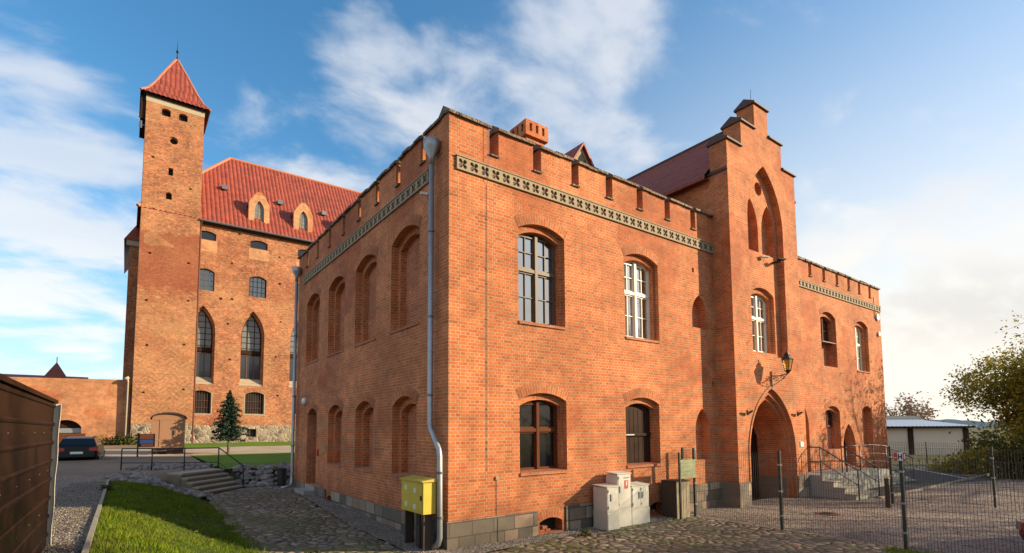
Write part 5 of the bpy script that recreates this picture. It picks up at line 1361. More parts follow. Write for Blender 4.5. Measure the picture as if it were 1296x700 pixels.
# ------------------------------------------------------------------ stone stair and ramp right of the gate
RS = Thing('entrance_stair', 'stone stair and ramp with side walls beside the gate, leading to the pointed doors', 'stair', (17, -1, 0))
a = MB(); SX0, SX1 = 15.09, 17.0
a.box(SX0, -1.13, -.1, SX1, -.05, .86); pw = RS.part('landing', a, 'concrete')
for i, (y0, y1, z) in enumerate([(-1.50, -1.134, .66), (-1.86, -1.504, .46), (-2.22, -1.864, .26)]):
    a = MB(); a.box(SX0, y0, -.1, SX1, y1, z-.04); so = RS.part('step', a, 'concrete'); a = MB(); a.box(SX0-.01, y0-.03, z-.038, SX1+.01, y1, z); RS.part('tread', a, 'step_stone', so)
a = MB(); a.extrude([(SX1+.003, -1.13, -.1), (SX1+.003, -1.13, .86), (20.0, -1.13, .86), (21.4, -1.13, .78), (25.0, -1.13, .06), (25.0, -1.13, -.1)], (0, 1.08, 0)); RS.part('ramp', a, 'concrete')
def railing(name, label, path_posts, top, mids, mat='rail_steel', r=.024, base=None, group=None, verticals=True):
    """path_posts: list of (x, y, zground); rails at heights top and mids"""
    T = Thing(name, label, 'railing', path_posts[0])
    for p in path_posts:
        a = MB(); a.tube([(p[0], p[1], p[2]-.05), (p[0], p[1], p[2]+top)], r, 8); T.part('post', a, mat, smooth=True)
    a = MB(); a.tube([(p[0], p[1], p[2]+top+.01) for p in path_posts], r*1.05, 8); T.part('handrail', a, mat, smooth=True)
    for m__ in mids: a = MB(); a.tube([(p[0], p[1], p[2]+m__) for p in path_posts], r*.7, 6); T.part('mid_rail', a, mat, smooth=True)
    return T
railing('stair_railing', 'steel handrail down the left side of the stone stair by the gate', [(15.12, -.12, .86), (15.12, -1.08, .86), (15.12, -2.30, .08)], 1.02, (.5,))
railing('stair_railing', 'steel handrail down the right side of the stone stair by the gate', [(16.95, -1.08, .86), (16.95, -2.30, .08)], 1.02, (.5,))
railing('ramp_railing', 'steel double-rail railing along the long ramp in front of the pointed door', [(17.3, -1.10, .86), (18.6, -1.10, .86), (20.0, -1.10, .86), (21.4, -1.10, .78), (23.1, -1.10, .44), (24.7, -1.10, .12)], 1.0, (.33, .66))

# ------------------------------------------------------------------ left stair up to the upper court
LS = Thing('garden_stair', 'five worn stone steps with timber risers climbing from the cobbles to the upper court', 'stair', (-2.6, 12.5, .3))
bl, br_, tl, tr_ = Vector((-3.32, 11.55)), Vector((-1.83, 13.22)), Vector((-4.10, 12.95)), Vector((-2.50, 14.62))
NS = 5
for i in range(NS):
    f0, f1 = i/NS, (i+1)/NS+(.04 if i < NS-1 else .3)
    z0, z1 = .20, .345+.152*(i+1)-.06
    q = [bl.lerp(tl, f0), br_.lerp(tr_, f0), br_.lerp(tr_, f1), bl.lerp(tl, f1)]
    a = MB(); a.extrude([(p.x, p.y, z0) for p in q], (0, 0, z1-z0)); so = LS.part('riser', a, 'step_riser')
    e_ = (q[0]-q[3]).normalized()*.035
    a = MB(); a.extrude([(q[0].x+e_.x, q[0].y+e_.y, z1+.002), (q[1].x+e_.x, q[1].y+e_.y, z1+.002), (q[2].x, q[2].y, z1+.002), (q[3].x, q[3].y, z1+.002)], (0, 0, .055)); LS.part('tread', a, 'step_stone', so)
zp = 1.06
railing('garden_railing', 'thin black railing along the upper court and down beside the garden steps', [(-5.72, 17.35, 1.04), (-4.70, 16.55, 1.04), (-3.62, 15.72, 1.04), (-2.50, 14.75, 1.06), (-1.80, 13.30, .36)], .88, (.30,), 'black_iron', .024)

# rubble banks either side of the steps
def rock(mb, c, r, rng):
    # low irregular block: icosahedron-like lump with flattened facets
    n1, n2 = 7, 4; base = len(mb.v); ang = rng.uniform(0, 6.28); sx, sy, sz = rng.uniform(.75, 1.35), rng.uniform(.7, 1.1), rng.uniform(.5, .85)
    for i in range(n2+1):
        th = math.pi*i/n2
        for k in range(n1):
            ph = 2*math.pi*k/n1+ang; rr = r*(1+rng.uniform(-.17, .17)); x = math.sin(th)*math.cos(ph)*sx; y = math.sin(th)*math.sin(ph)*sy
            x, y = x*math.cos(ang)-y*math.sin(ang), x*math.sin(ang)+y*math.cos(ang)
            mb.v.append((c[0]+rr*x, c[1]+rr*y, c[2]+rr*sz*math.cos(th)))
    for i in range(n2):
        for k in range(n1): k2 = (k+1) % n1; mb.f.append((base+i*n1+k, base+(i+1)*n1+k, base+(i+1)*n1+k2, base+i*n1+k2)); mb.uv.append(None)
def bank(name, poly, n, r0, r1, seed):
    rng = np.random.default_rng(seed); mb = MB(); pl = np.array(poly); lo, hi = pl.min(0), pl.max(0); k_ = 0
    while k_ < n:
        p = rng.uniform(lo, hi)
        if not inpoly(p[None], poly)[0]: continue
        r = rng.uniform(r0, r1)*(1 if rng.random() > .25 else 1.5); rock(mb, (p[0], p[1], h1(p[0], p[1])+r*.28), r, rng); k_ += 1
    return tag(mb.build(name, M['rubble']), kind='stuff')
bank('rubble_bank', [(-5.95, 11.9), (-4.5, 12.2), (-3.45, 11.2), (-3.05, 11.55), (-3.9, 12.7), (-4.3, 13.3), (-5.2, 13.6), (-6.0, 13.2)], 330, .06, .14, 3)
bank('rubble_bank', [(-1.7, 13.35), (-.4, 13.2), (1.5, 13.2), (3.5, 13.2), (3.5, 15.1), (.5, 15.1), (-1.6, 15.2), (-2.35, 14.7)], 420, .07, .17, 4)
bank('rubble_bank', [(-5.8, 17.3), (-3.5, 16.0), (-2.3, 16.8), (-2.4, 19.5), (-4.5, 20)], 110, .05, .12, 5)

# ------------------------------------------------------------------ ribbed sheet fence at the left
FX = -6.53; F0, F1 = -14.0, .28
FN = Thing('board_fence', 'tall dark brown ribbed sheet fence along the gravel path at the left edge', 'fence', (FX, -5, 1))
a = MB(); zt = 3.07; zb = .92
prof = []
nb = 8
for i in range(nb):
    z0 = zb+(zt-zb)*i/nb; z1 = zb+(zt-zb)*(i+1)/nb
    prof += [(0.0, z0+.004), (.0, z1-.062), (.016, z1-.052), (.020, z1-.030), (.016, z1-.010), (.0, z1-.002)]
a.extrude([(FX+o, F0, z) for o, z in prof]+[(FX-.05, F0, zt), (FX-.05, F0, zb)], (0, F1-F0, 0)); FN.part('sheet', a, 'fence_brown')
a = MB(); a.extrude([(FX-.07, F0, zt+.003), (FX+.045, F0, zt+.003), (FX+.045, F0, zt+.05), (FX-.01, F0, zt+.075), (FX-.07, F0, zt+.05)], (0, F1-F0, 0)); FN.part('capping', a, 'fence_brown')
a = MB()
for k_ in range(12):                                       # a strip of bent sheet with a slightly wavy outer edge
    z0, z1 = zb+(zt-zb)*k_/12, zb+(zt-zb)*(k_+1)/12
    w0, w1 = [.055+.022*(z_-zb)/(zt-zb)+.006*math.sin(z_*9) for z_ in (z0, z1)]
    a.face([(FX-.055, F1+.022, z0), (FX+w0, F1+.022, z0), (FX+w1, F1+.022, z1), (FX-.055, F1+.022, z1)][::-1]); a.face([(FX+w0, F1+.022, z0), (FX+w0, F1-.06, z0), (FX+w1, F1-.06, z1), (FX+w1, F1+.022, z1)])
    a.face([(FX-.055, F1+.004, z0), (FX+w0-.002, F1+.004, z0), (FX+w1-.002, F1+.004, z1), (FX-.055, F1+.004, z1)])
FN.part('end_flashing', a, 'fence_cream')
a = MB()
for y in np.arange(-13.6, .2, .9):
    for i in range(0, nb, 2): a.lathe((FX+.001, y+.1*(i % 4), zb+(zt-zb)*(i+.42)/nb), [(.006, 0), (.005, .005)], 6, 'x')
FN.part('screw', a, 'zinc')
a = MB()
for y in np.arange(-13.9, .2, 2.3): a.box(FX-.12, y-.04, .3, FX-.052, y+.04, zt-.05)
FN.part('post', a, 'wood_dark')

# ------------------------------------------------------------------ estate cars
def make_car(name, label, paint, loc, rotz):
    """local axes: +y forward, rear at y = 0"""
    T = Thing(name, label, 'car', loc, rotz=rotz, local=True)
    Ln, Wd = 4.65, .90
    st_ = [(.00, .40, .92, .74), (.06, .34, .98, .84), (.30, .30, .99, .885), (1.2, .24, .97, .90), (2.6, .22, .95, .90), (3.3, .24, .93, .89), (4.2, .26, .78, .84), (4.5, .32, .68, .76), (4.65, .38, .58, .62)]
    def ring(y, zl, zh, hw):
        return [(-hw*.90, y, zl), (-hw, y, zl+.12), (-hw*1.0, y, (zl+zh)/2), (-hw*.97, y, zh-.06), (-hw*.90, y, zh), (hw*.90, y, zh), (hw*.97, y, zh-.06), (hw, y, (zl+zh)/2), (hw, y, zl+.12), (hw*.90, y, zl)]
    a = MB(); rs = [ring(*s_) for s_ in st_]; n = 10
    for p in rs: a.v.extend(p)
    for i in range(len(rs)-1):
        for k in range(n): k2 = (k+1) % n; a.f.append((i*n+k, i*n+k2, (i+1)*n+k2, (i+1)*n+k)); a.uv.append(None)
    a.f.append(tuple(range(n))[::-1]); a.uv.append(None); a.f.append(tuple((len(rs)-1)*n+k for k in range(n))); a.uv.append(None)
    body = T.part('body', a, paint, smooth=False)
    md = body.modifiers.new('bev', 'BEVEL'); md.width = .03; md.segments = 2; md.angle_limit = R(25)
    # cabin: roof shell and glass
    gs = [(.10, .955, .80), (.42, 1.36, .62), (.75, 1.43, .60), (1.8, 1.455, .60), (2.55, 1.40, .60), (3.35, .945, .78)]
    a = MB()
    for (ya, za, wa), (yb_, zb_, wb) in zip(gs[:-1], gs[1:]):
        a.face([(-wa, ya, za), (wa, ya, za), (wb, yb_, zb_), (-wb, yb_, zb_)])
    for s_ in (-1, 1):
        a.face([(s_*.80, .10, .955), (s_*.62, .42, 1.36), (s_*.60, .75, 1.43), (s_*.60, 1.8, 1.455), (s_*.60, 2.55, 1.40), (s_*.78, 3.35, .945)])
    T.part('cabin', a, paint)
    a = MB()
    def lift(q, s_=1, o=.006): return q
    a.face([(-.70, .15, 1.012), (.70, .15, 1.012), (.575, .395, 1.325), (-.575, .395, 1.325)]); rw = T.part('rear_window', a, 'glass_dark')
    rw.location = (0, -.012, .012)
    a = MB(); a.face([(-.70, 3.22, 1.0), (.70, 3.22, 1.0), (.57, 2.62, 1.37), (-.57, 2.62, 1.37)]); ws = T.part('windscreen', a, 'glass'); ws.location = (0, .012, .012)
    for s_ in (-1, 1):
        a = MB(); f_ = lambda y, z: (s_*(.795-.19*(z-.955)/.47+.012), y, z)
        for q in ([(.40, 1.0), (.62, 1.35), (1.25, 1.40), (1.25, 1.0)], [(1.32, 1.0), (1.32, 1.40), (2.05, 1.40), (2.05, 1.0)], [(2.12, 1.0), (2.12, 1.395), (2.5, 1.36), (3.05, 1.0)]): a.face([f_(*p) for p in q])
        T.part('side_window', a, 'glass_dark')
        a = MB(); a.tube([(s_*.58, .7, 1.465), (s_*.58, 2.4, 1.455)], .018, 6); T.part('roof_rail', a, 'zinc_dark')
        a = MB(); a.lathe((s_*.98, 2.85, 1.02), [(.02, -.05), (.09, -.04), (.10, .04), (.03, .06)], 10, 'y', (1, .7)); T.part('mirror', a, paint)
        a = MB(); a.extrude([(s_*.90, -.008, .70), (s_*.50, -.008, .72), (s_*.50, -.008, .87), (s_*.86, -.008, .90)], (0, .16, .0)); a.face([(s_*.888, .10, .71), (s_*.905, .42, .80), (s_*.90, .42, .90), (s_*.885, .08, .90)]); T.part('tail_light', a, 'tail')
        a = MB(); a.extrude([(s_*.80, 4.50, .55), (s_*.40, 4.62, .55), (s_*.42, 4.56, .66), (s_*.82, 4.40, .70)], (0, .03, 0)); T.part('headlight', a, 'zinc_dark')
        for y in (.78, 3.72):
            a = MB(); a.lathe((s_*.80-.1, y, .315), [(.21, 0), (.30, .01), (.315, .04), (.315, .17), (.30, .2), (.21, .2)], 20, 'x'); wh = T.part('wheel', a, 'tyre', smooth=False)
            a = MB(); a.lathe((s_*.80+s_*.102-(.012 if s_ > 0 else 0), y, .315), [(.205, 0), (.20, .012)], 16, 'x'); T.part('rim', a, 'rim', wh)
    a = MB(); a.box(-.26, -.022, .56, .26, -.004, .68); pt = T.part('number_plate', a, 'white')
    a = MB()
    for i, x in enumerate((-.2, -.15, -.10, 0.0, .05, .10, .15)): a.box(x-.016, -.025, .59, x+.016, -.0225, .65)
    a = MB(); a.box(-.72, -.03, .40, .72, .02, .47); T.part('bumper_trim', a, 'tyre')
    return T
make_car('parked_car', 'black estate car parked on the upper court, seen from behind', 'car', (-7.62, 25.6, .93), R(-3))
make_car('parked_car', 'dark red car almost wholly outside the right edge of the picture', 'car_red', (12.9, -9.28, .05), R(77))

# ------------------------------------------------------------------ showman's wagon
WG = Thing('wagon', 'tan wooden wagon with a curved dark roof standing on the upper court', 'wagon', (-3.44, 29.4, .98), rotz=R(-3), local=True)
a = MB(); hw = .88; a.box(-hw, 0, .60, hw, 4.2, 2.45)
n = 10; arc = [(hw*math.cos(math.pi*i/n), 2.45+.33*math.sin(math.pi*i/n)) for i in range(n+1)]
a.poly([(x, 0, z) for x, z in arc]); a.poly([(x, 4.2, z) for x, z in arc]); wbody = WG.part('body', a, 'wagon')
a = MB(); arc2 = [((hw+.09)*math.cos(math.pi*i/n), 2.46+.40*math.sin(math.pi*i/n)) for i in range(n+1)]; arc1 = [((hw+.09)*math.cos(math.pi*i/n), 2.42+.36*math.sin(math.pi*i/n)) for i in range(n+1)]
for i in range(n):
    a.extrude([(arc1[i][0], -.14, arc1[i][1]), (arc1[i+1][0], -.14, arc1[i+1][1]), (arc2[i+1][0], -.14, arc2[i+1][1]), (arc2[i][0], -.14, arc2[i][1])], (0, 4.5, 0))
WG.part('roof', a, 'wagon_dark')
a = MB()
for x in (-hw+.05, -.42, .42, hw-.05): a.box(x-.045, -.03, .62, x+.045, -.002, 2.44)
for z in (.66, 1.12, 2.40):
    for x0_, x1_ in ((-hw+.10, -.47), (-.37, .37), (.47, hw-.10)): a.box(x0_, -.028, z-.04, x1_, -.002, z+.04)
WG.part('frame_batten', a, 'wagon', label='raised tan battens dividing the end wall')
a = MB(); a.box(-.37, -.016, 1.17, .37, -.002, 2.35); wd = WG.part('door', a, 'wagon'); a = MB(); a.box(.22, -.05, 1.42, .33, -.018, 1.72); WG.part('lock', a, 'ink', wd)
a = MB(); a.box(-hw+.03, .03, .46, hw-.03, 4.15, .597); a.box(-.05, .1, .10, .85, 1.4, .44); WG.part('chassis', a, 'rust')
for x in (-.74, .74):
    for y in (.9, 3.3): a = MB(); a.lathe((x-.05, y, .33), [(.06, 0), (.30, .01), (.33, .03), (.33, .09), (.30, .11), (.06, .12)], 18, 'x'); WG.part('wheel', a, 'rust')
a = MB(); a.box(-.9, -.5, .42, -.55, -.04, .48); a.box(-.9, -.5, .16, -.55, -.04, .22); WG.part('step', a, 'board_dark')
# notice board
NB = Thing('notice_board', 'small dark notice board with orange and blue panel beside the wagon', 'notice board', (-5.0, 27.2, 1.0))
a = MB(); a.box(-5.05, 27.15, .9, -4.97, 27.23, 2.55); NB.part('post', a, 'ink')
a = MB(); a.extrude([(-5.0, 27.12, 1.75), (-4.25, 26.75, 1.75), (-4.25, 26.75, 2.5), (-5.0, 27.12, 2.5)], (.03, .06, 0)); pn_ = NB.part('panel', a, 'ink')
def nbp(a0, a1, z0, z1): return [(-5.0+.75*t_-.006, 27.12-.37*t_-.012, z) for t_, z in ((a0, z0), (a1, z0), (a1, z1), (a0, z1))]
M['orange_print'] = plain('orange_print', (.55, .13, .04), .6, var=.2); M['blue_print'] = plain('blue_print', (.12, .2, .42), .6, var=.3)
a = MB(); a.poly(nbp(.1, .95, 2.2, 2.48)); a.poly(nbp(.2, .95, 1.78, 1.92)); NB.part('orange_print', a, 'orange_print', pn_)
a = MB(); a.poly(nbp(.1, .95, 1.94, 2.17)); NB.part('blue_print', a, 'blue_print', pn_)
# litter bin at the far corner of the side wall
LB = Thing('litter_bin', 'small dark litter bin by the far corner of the shaded side wall', 'bin', (-.42, 13.0, .4))
a = MB(); a.lathe((-.42, 13.05, .42), [(.15, 0), (.17, .02), (.19, .62), (.2, .64)], 14); LB.part('body', a, 'ink'); a = MB(); a.lathe((-.42, 13.05, 1.065), [(.2, 0), (.21, .02), (.1, .07)], 14); LB.part('lid', a, 'ink')

# ------------------------------------------------------------------ trees and plants
def quads(mb, C_, size, rng, flat=.0, asp=1.6):
    """leaf-sized faces at the points C_"""
    n = len(C_); d = rng.normal(0, 1, (n, 3)); d /= np.linalg.norm(d, axis=1)[:, None]
    e = rng.normal(0, 1, (n, 3)); e -= d*np.sum(e*d, 1)[:, None]; e /= np.linalg.norm(e, axis=1)[:, None]
    s_ = size*rng.uniform(.6, 1.35, n)[:, None]; base = len(mb.v)
    P = np.stack([C_-d*s_*asp*.5, C_+e*s_*.42, C_+d*s_*asp*.5, C_-e*s_*.42], 1).reshape(-1, 3)
    mb.v.extend(map(tuple, P.tolist())); mb.f.extend([(base+4*i, base+4*i+1, base+4*i+2, base+4*i+3) for i in range(n)]); mb.uv.extend([[(0, 0), (1, 0), (1, 1), (0, 1)]]*n)
def limb(mb, p, d, ln, r, depth, rng, tips, spread=.6, gnarl=.25, kids=3, upb=.12, minr=.006):
    pts = [Vector(p)]; d = Vector(d).normalized(); k = 4
    for i in range(k):
        d = (d+Vector(rng.normal(0, gnarl, 3).tolist())*.5+Vector((0, 0, upb))).normalized(); pts.append(pts[-1]+d*ln/k)
    mb.tube(pts, r, 6 if r > .05 else 4, caps=False, r1=r*.55)
    if depth == 0:
        tips.extend([(tuple(q), tuple(d)) for q in pts[1:]]); return
    for i in range(kids+(1 if depth > 2 else 0)):
        t = rng.uniform(.35, 1.0) if i else 1.0
        j = min(k-1, int(t*k)); q = pts[j].lerp(pts[j+1], t*k-j)
        a = rng.uniform(0, 2*math.pi); o = d.orthogonal().normalized(); o = Matrix.Rotation(a, 3, d) @ o
        nd = (d+o*rng.uniform(.5, 1.4)*spread).normalized()
        limb(mb, q, nd, ln*rng.uniform(.58, .82), max(minr, r*.52), depth-1, rng, tips, spread, gnarl, kids, upb*.7, minr)
def tree(name, label, loc, hgt, depth, kids, leaf, bark, nleaf, lsize, seed, trunk_h=.3, spread=.75, r=.16, clus=.35, group=None, upb=.1, cat='tree', stems=1, drop=0.):
    rng = np.random.default_rng(seed); T = Thing(name, label, cat, loc, group)
    w_ = MB(); tips = []; L_ = np.array(loc)
    for s_ in range(stems):
        lean = Vector((rng.normal(0, .12), rng.normal(0, .12), 1)) if stems == 1 else Vector((rng.normal(0, .5), rng.normal(0, .5), 1))
        p = Vector(loc); t_ = [p+Vector((0, 0, -.2)), p+lean*hgt*trunk_h*.5+Vector((rng.normal(0, .08), rng.normal(0, .08), 0)), p+lean*hgt*trunk_h]
        w_.tube(t_, r, 8, r1=r*.8)
        for i in range(kids+2):
            a = 2*math.pi*(i+rng.uniform(-.3, .3))/(kids+2); nd = Vector((math.cos(a)*spread, math.sin(a)*spread, rng.uniform(.45, 1.1)))
            limb(w_, t_[-1] if i % 2 else t_[-1].lerp(t_[1], .25), nd, hgt*(1-trunk_h)*rng.uniform(.36, .48), r*.55, depth, rng, tips, spread, .3, kids, upb)
    T.part('trunk', w_, bark, label='trunk with its bare limbs and twigs')
    if nleaf:
        tp = np.array([q for q, d in tips]); keep = rng.random(len(tp)) > drop; tp = tp[keep]
        idx = rng.integers(0, len(tp), nleaf); C_ = tp[idx]+rng.normal(0, clus, (nleaf, 3))
        m_ = MB(); quads(m_, C_, lsize, rng); T.part('crown', m_, leaf)
    return T
tree('broadleaf_tree', 'sparse yellow-green autumn tree with bare upper twigs at the right edge', (34.4, -4.4, -.2), 7.2, 5, 3, 'leaf_autumn', 'bark', 36000, .11, 11, .17, 1.0, .20, .26, drop=.12, upb=.12)
tree('bare_tree', 'nearly bare bushy tree with rusty leaves behind the garage roof', (73.5, 14.2, -.3), 7.4, 4, 3, 'leaf_pink', 'bark_pale', 1500, .22, 23, .28, .9, .18, .3)
tree('bare_tree', 'smaller bare rusty tree close to the right end of the brick building', (70.0, 17.6, -.3), 5.6, 4, 3, 'leaf_pink', 'bark_pale', 1100, .22, 29, .28, .9, .14, .3)
# dark shrub under the big tree
def shrub(name, label, c, rx, ry, rz, n, sz, mat, seed, group=None):
    rng = np.random.default_rng(seed); T = Thing(name, label, 'shrub', c, group); m_ = MB(); tw_ = MB()
    k = 26; A = rng.normal(0, 1, (k, 3)); A /= np.linalg.norm(A, axis=1)[:, None]; A[:, 2] = np.abs(A[:, 2]); A *= rng.uniform(.55, 1, k)[:, None]
    cl_ = A*np.array([rx, ry, rz])+np.array(c)
    for q in cl_: tw_.tube([c, tuple((np.array(c)*.5+q*.5)+rng.normal(0, .08, 3)), tuple(q)], .02, 4)
    C_ = cl_[rng.integers(0, k, n)]+rng.normal(0, 1, (n, 3))*np.array([rx, ry, rz])*.24; C_[:, 2] = np.maximum(C_[:, 2], c[2]+.03)
    quads(m_, C_, sz, rng); T.part('stem', tw_, 'bark'); T.part('foliage', m_, mat)
shrub('shrub', 'dark dense shrub under the autumn tree at the right edge', (30.3, -4.6, -.05), 1.6, 1.7, 1.7, 5200, .13, 'leaf_bush', 31)
shrub('shrub', 'lower brownish shrub between the garage and the autumn tree', (33.5, -1.4, -.15), 1.8, 1.6, 1.3, 3600, .13, 'leaf_autumn', 32)
shrub('shrub', 'tall dark shrub closing the gap between the garage end and the autumn tree', (44.5, -1.2, -.35), 2.6, 2.4, 2.9, 5200, .16, 'leaf_bush', 34)
shrub('shrub', 'broad dark shrub at the right edge behind the autumn tree', (41.5, -5.2, -.3), 2.8, 2.6, 3.2, 5200, .16, 'leaf_bush', 35)
shrub('hedge_plant', 'low green hedge plant at the foot of the curtain wall beside the car', (-6.0, 47.6, 1.3), 1.6, .6, .9, 1800, .14, 'leaf_bush', 33)
# spruce
rng = np.random.default_rng(5); SPX, SPY = -.30, 27.9; SPZ = h1(SPX, SPY)
SP = Thing('spruce_tree', 'young dark green spruce on the lawn in front of the castle', 'tree', (SPX, SPY, SPZ))
a = MB(); a.tube([(SPX, SPY, SPZ-.1), (SPX+.02, SPY, SPZ+1.2), (SPX, SPY, SPZ+3.9)], .09, 7, r1=.012)
nd = MB(); pts = []
for i in range(120):
    f = (i+rng.uniform(0, 1))/120; z = .85+f**.9*3.0; rad = (1.06*(1-f)**.85+.04)*rng.uniform(.45, 1.32)*(1 if z > 1.25 else .75); ph = i*2.4+rng.uniform(-.4, .4)
    p0 = Vector((SPX, SPY, SPZ+z)); p1 = p0+Vector((math.cos(ph)*rad, math.sin(ph)*rad, -.10*rad+.05)); pm = p0.lerp(p1, .5)+Vector((0, 0, .06*rad))
    a.tube([p0, pm, p1], .014, 4, r1=.004)
    for k in range(int(60*rad)+12):
        t_ = rng.uniform(.1, 1.03); q = p0.lerp(pm, t_*2) if t_ < .5 else pm.lerp(p1, (t_-.5)*2)
        pts.append((q.x+rng.normal(0, .045), q.y+rng.normal(0, .045), q.z+rng.normal(-.02, .04)))
for k in range(60): pts.append((SPX+rng.normal(0, .03), SPY+rng.normal(0, .03), SPZ+rng.uniform(3.5, 4.05)))
quads(nd, np.array(pts), .085, rng, asp=2.2); SP.part('trunk', a, 'bark'); SP.part('branches', nd, 'needle')
# trees beyond the frame, towards the sun: their shade falls on the yard and the lower walls
SHT = [(33.5, -10.5, 10.5, 41, 7000), (25.5, -18.5, 12.0, 43, 6000), (11.9, -22.9, 14.0, 47, 9000)]
for i, (x, y, hh, sd_, nl) in enumerate(SHT):
    tree('broadleaf_tree', ['leafy autumn tree at the drive side, outside the picture to the right', 'tall autumn tree behind the mesh fence, outside the picture', 'tall autumn tree far to the right of the viewer, outside the picture'][i], (x, y, h1(x, y)), hh, 4, 3, 'leaf_autumn', 'bark', nl, .10 if i < 2 else .19, sd_, .26, .85, .2, .3)

# ------------------------------------------------------------------ grass
def grass(name, poly, n, hmin, hmax, wdt, seed, z0=.0, ex=None):
    rng = np.random.default_rng(seed); pl = np.array(poly); lo, hi = pl.min(0), pl.max(0); out = []
    P = rng.uniform(lo, hi, (int(n*2.2), 2)); P = P[inpoly(P, poly)][:n]; n = len(P)
    pat = .75+.35*np.sin(P[:, 0]*2.1+1.3*np.sin(P[:, 1]*1.7))*np.sin(P[:, 1]*1.3+.7)
    hgt = rng.uniform(hmin, hmax, n)*pat; ang = rng.uniform(0, 2*np.pi, n); ln = rng.normal(0, .45, (n, 2))*hgt[:, None]
    z = H(P[:, 0], P[:, 1])+z0; dx, dy = np.cos(ang)*wdt, np.sin(ang)*wdt
    A = np.stack([P[:, 0]-dx, P[:, 1]-dy, z], 1); B_ = np.stack([P[:, 0]+dx, P[:, 1]+dy, z], 1)
    Mx = np.stack([P[:, 0]+ln[:, 0]*.35+dx*.7, P[:, 1]+ln[:, 1]*.35+dy*.7, z+hgt*.6], 1); My = np.stack([P[:, 0]+ln[:, 0]*.35-dx*.7, P[:, 1]+ln[:, 1]*.35-dy*.7, z+hgt*.6], 1)
    Tp = np.stack([P[:, 0]+ln[:, 0], P[:, 1]+ln[:, 1], z+hgt], 1)
    V = np.stack([A, B_, Mx, My, Tp], 1).reshape(-1, 3); me = bpy.data.meshes.new(name); F = []
    for i in range(n): b = 5*i; F.append((b, b+1, b+2, b+3)); F.append((b+3, b+2, b+4))
    me.from_pydata(V.tolist(), [], F); me.materials.append(M['grass']); o = bpy.data.objects.new(name, me); COL.objects.link(o); return tag(o, kind='stuff')
grass('grass', [(-5.98, -3.5), (-3.0, -4.5), (-3.38, -2), (-3.42, 2.3), (-3.38, 9.2), (-3.6, 11.1), (-4.4, 12.1), (-5.98, 11.8)], 56000, .04, .125, .0042, 1)
grass('grass', [(5.0, -6.6), (7.45, -5.6), (7.3, -8.6), (3.5, -8.6)], 9000, .06, .17, .005, 2)
grass('grass', [(-3.55, -2.5), (-3.2, -2.5), (-3.2, 9), (-3.5, 9.5)], 1500, .06, .2, .005, 6)
# fallen leaves
rng = np.random.default_rng(77); fl_ = MB(); Pf = []
for poly, n in ((LAWN, 700), ([(-3.3, -5), (7.4, -8), (7.6, -.8), (0, -.8), (-.8, 1), (-.5, 10), (-3.3, 9.5)], 900), ([(-6.5, -3), (-6.08, -3), (-6.08, 12), (-7, 12)], 160), ([(7.8, -.8), (7.6, -8.6), (24, -8), (24, -2.7), (15, -2.6)], 900)):
    pl = np.array(poly); P = rng.uniform(pl.min(0), pl.max(0), (n*4, 2)); P = P[inpoly(P, poly)][:n]; Pf.append(np.c_[P, H(P[:, 0], P[:, 1])+np.where(inpoly(P, LAWN), .055, .03)])
Pf = np.concatenate(Pf)
for x, y, z in Pf:
    a = rng.uniform(0, 6.28); r = rng.uniform(.018, .042); q = [(x+r*k_*math.cos(a+j*1.571), y+r*k_*math.sin(a+j*1.571), z+rng.uniform(-.008, .012)) for j, k_ in enumerate((1.3, .7, 1.2, .7))]; fl_.face(q, [(0, 0)]*4)
tag(fl_.build('fallen_leaves', M['leaf_fallen']), kind='stuff')
DC = Thing('drain_cover', 'round rusty drain cover set into the yard paving before the gate', 'drain cover', (11.2, -2.9, h1(11.2, -2.9)))
a = MB(); a.lathe((11.2, -2.9, h1(11.2, -2.9)+.004), [(.33, 0), (.34, .02), (.30, .028), (.02, .028)], 20); DC.part('ring', a, 'rust')
a = MB()
for i in range(5): a.box(11.0+i*.085, -3.05, h1(11.2, -2.9)+.032, 11.04+i*.085, -2.75, h1(11.2, -2.9)+.040)
DC.part('grate', a, 'ink')
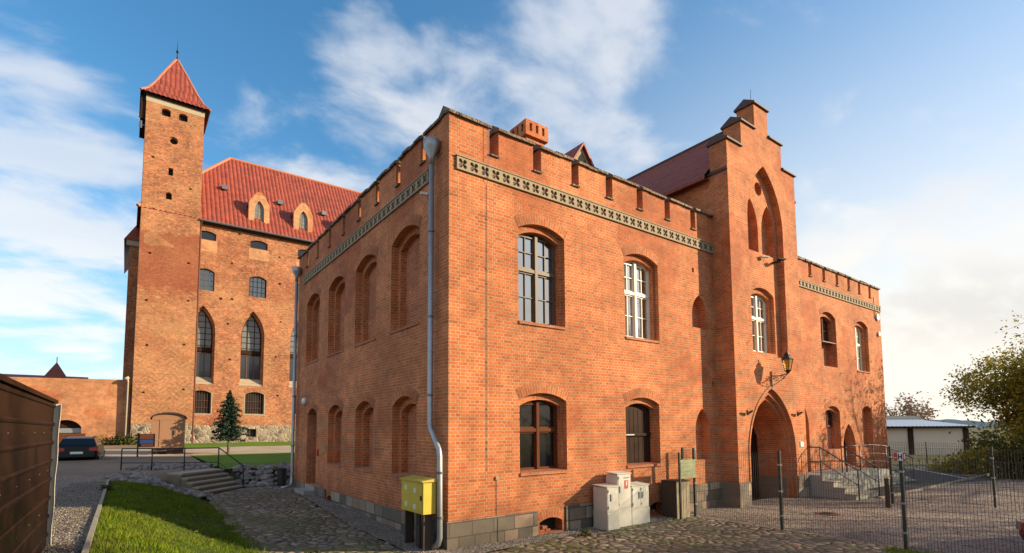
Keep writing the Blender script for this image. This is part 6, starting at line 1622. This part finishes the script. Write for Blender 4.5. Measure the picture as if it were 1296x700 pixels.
# weeds at the wall foot and along the edging
def weed(x, y, n, s_, seed, label):
    rng = np.random.default_rng(seed); z = h1(x, y); m_ = MB(); C_ = np.array([x, y, z+s_*.5])+rng.normal(0, 1, (n, 3))*np.array([s_*.5, s_*.5, s_*.3]); C_[:, 2] = np.maximum(C_[:, 2], z+.01)
    quads(m_, C_, s_*.35, rng); o = solo('weed', m_, 'leaf_bush', label, 'weed', (x, y, z))
weed(3.35, -.75, 60, .16, 61, 'small dark weed in the gravel left of the grey cabinets')
weed(-6.0, 8.6, 120, .16, 62, 'low weed tuft on the gravel beside the timber edging')
weed(-2.6, .9, 40, .16, 63, 'spindly weed on the cobbles at the lawn edge')
# loose pebbles over the gravel strip so that it has real relief
rng = np.random.default_rng(9); pb_ = MB()
def pebbles(poly, n, r0, r1):
    pl = np.array(poly); lo, hi = pl.min(0), pl.max(0); k = 0
    while k < n:
        p = rng.uniform(lo, hi)
        if inpoly(p[None], poly)[0]:
            r = rng.uniform(r0, r1); c = (p[0], p[1], h1(p[0], p[1])+.024+r*.2); base = len(pb_.v); a0 = rng.uniform(0, 6)
            for i in range(5): pb_.v.append((c[0]+r*math.cos(a0+i*1.256)*rng.uniform(.7, 1.2), c[1]+r*math.sin(a0+i*1.256)*rng.uniform(.7, 1.2), c[2]-r*.15))
            pb_.v.append((c[0]+r*.1, c[1], c[2]+r*.55))
            for i in range(5): pb_.f.append((base+i, base+(i+1) % 5, base+5)); pb_.uv.append(None)
            k += 1
pebbles([(-.1, -.75), (3.6, -.58), (7.75, -.65), (7.78, -.06), (.0, -.06), (-.06, 0), (-.06, 9.7), (-.45, 9.8), (-.75, 5), (-.8, .3)], 5200, .010, .028)
pebbles([(-6.5, -3), (-6.08, -3), (-6.08, 12), (-6.9, 12), (-7.6, 3), (-6.5, .5)], 5200, .010, .026)
tag(pb_.build('pebbles', M['gravel']), kind='stuff')

for kind_, grp in (('mesh_fence', 'dark welded mesh fences'), ('broadleaf_tree', 'autumn trees on the drive side'), ('bare_tree', 'bare trees behind the garage'), ('shrub', 'shrubs at the right edge'),
                   ('stair_railing', 'steel stair railings'), ('parked_car', 'parked cars'), ('weed', 'weeds between the stones')):
    for o in bpy.data.objects:
        if o.parent is None and o.name.split('.')[0] == kind_: o['group'] = grp
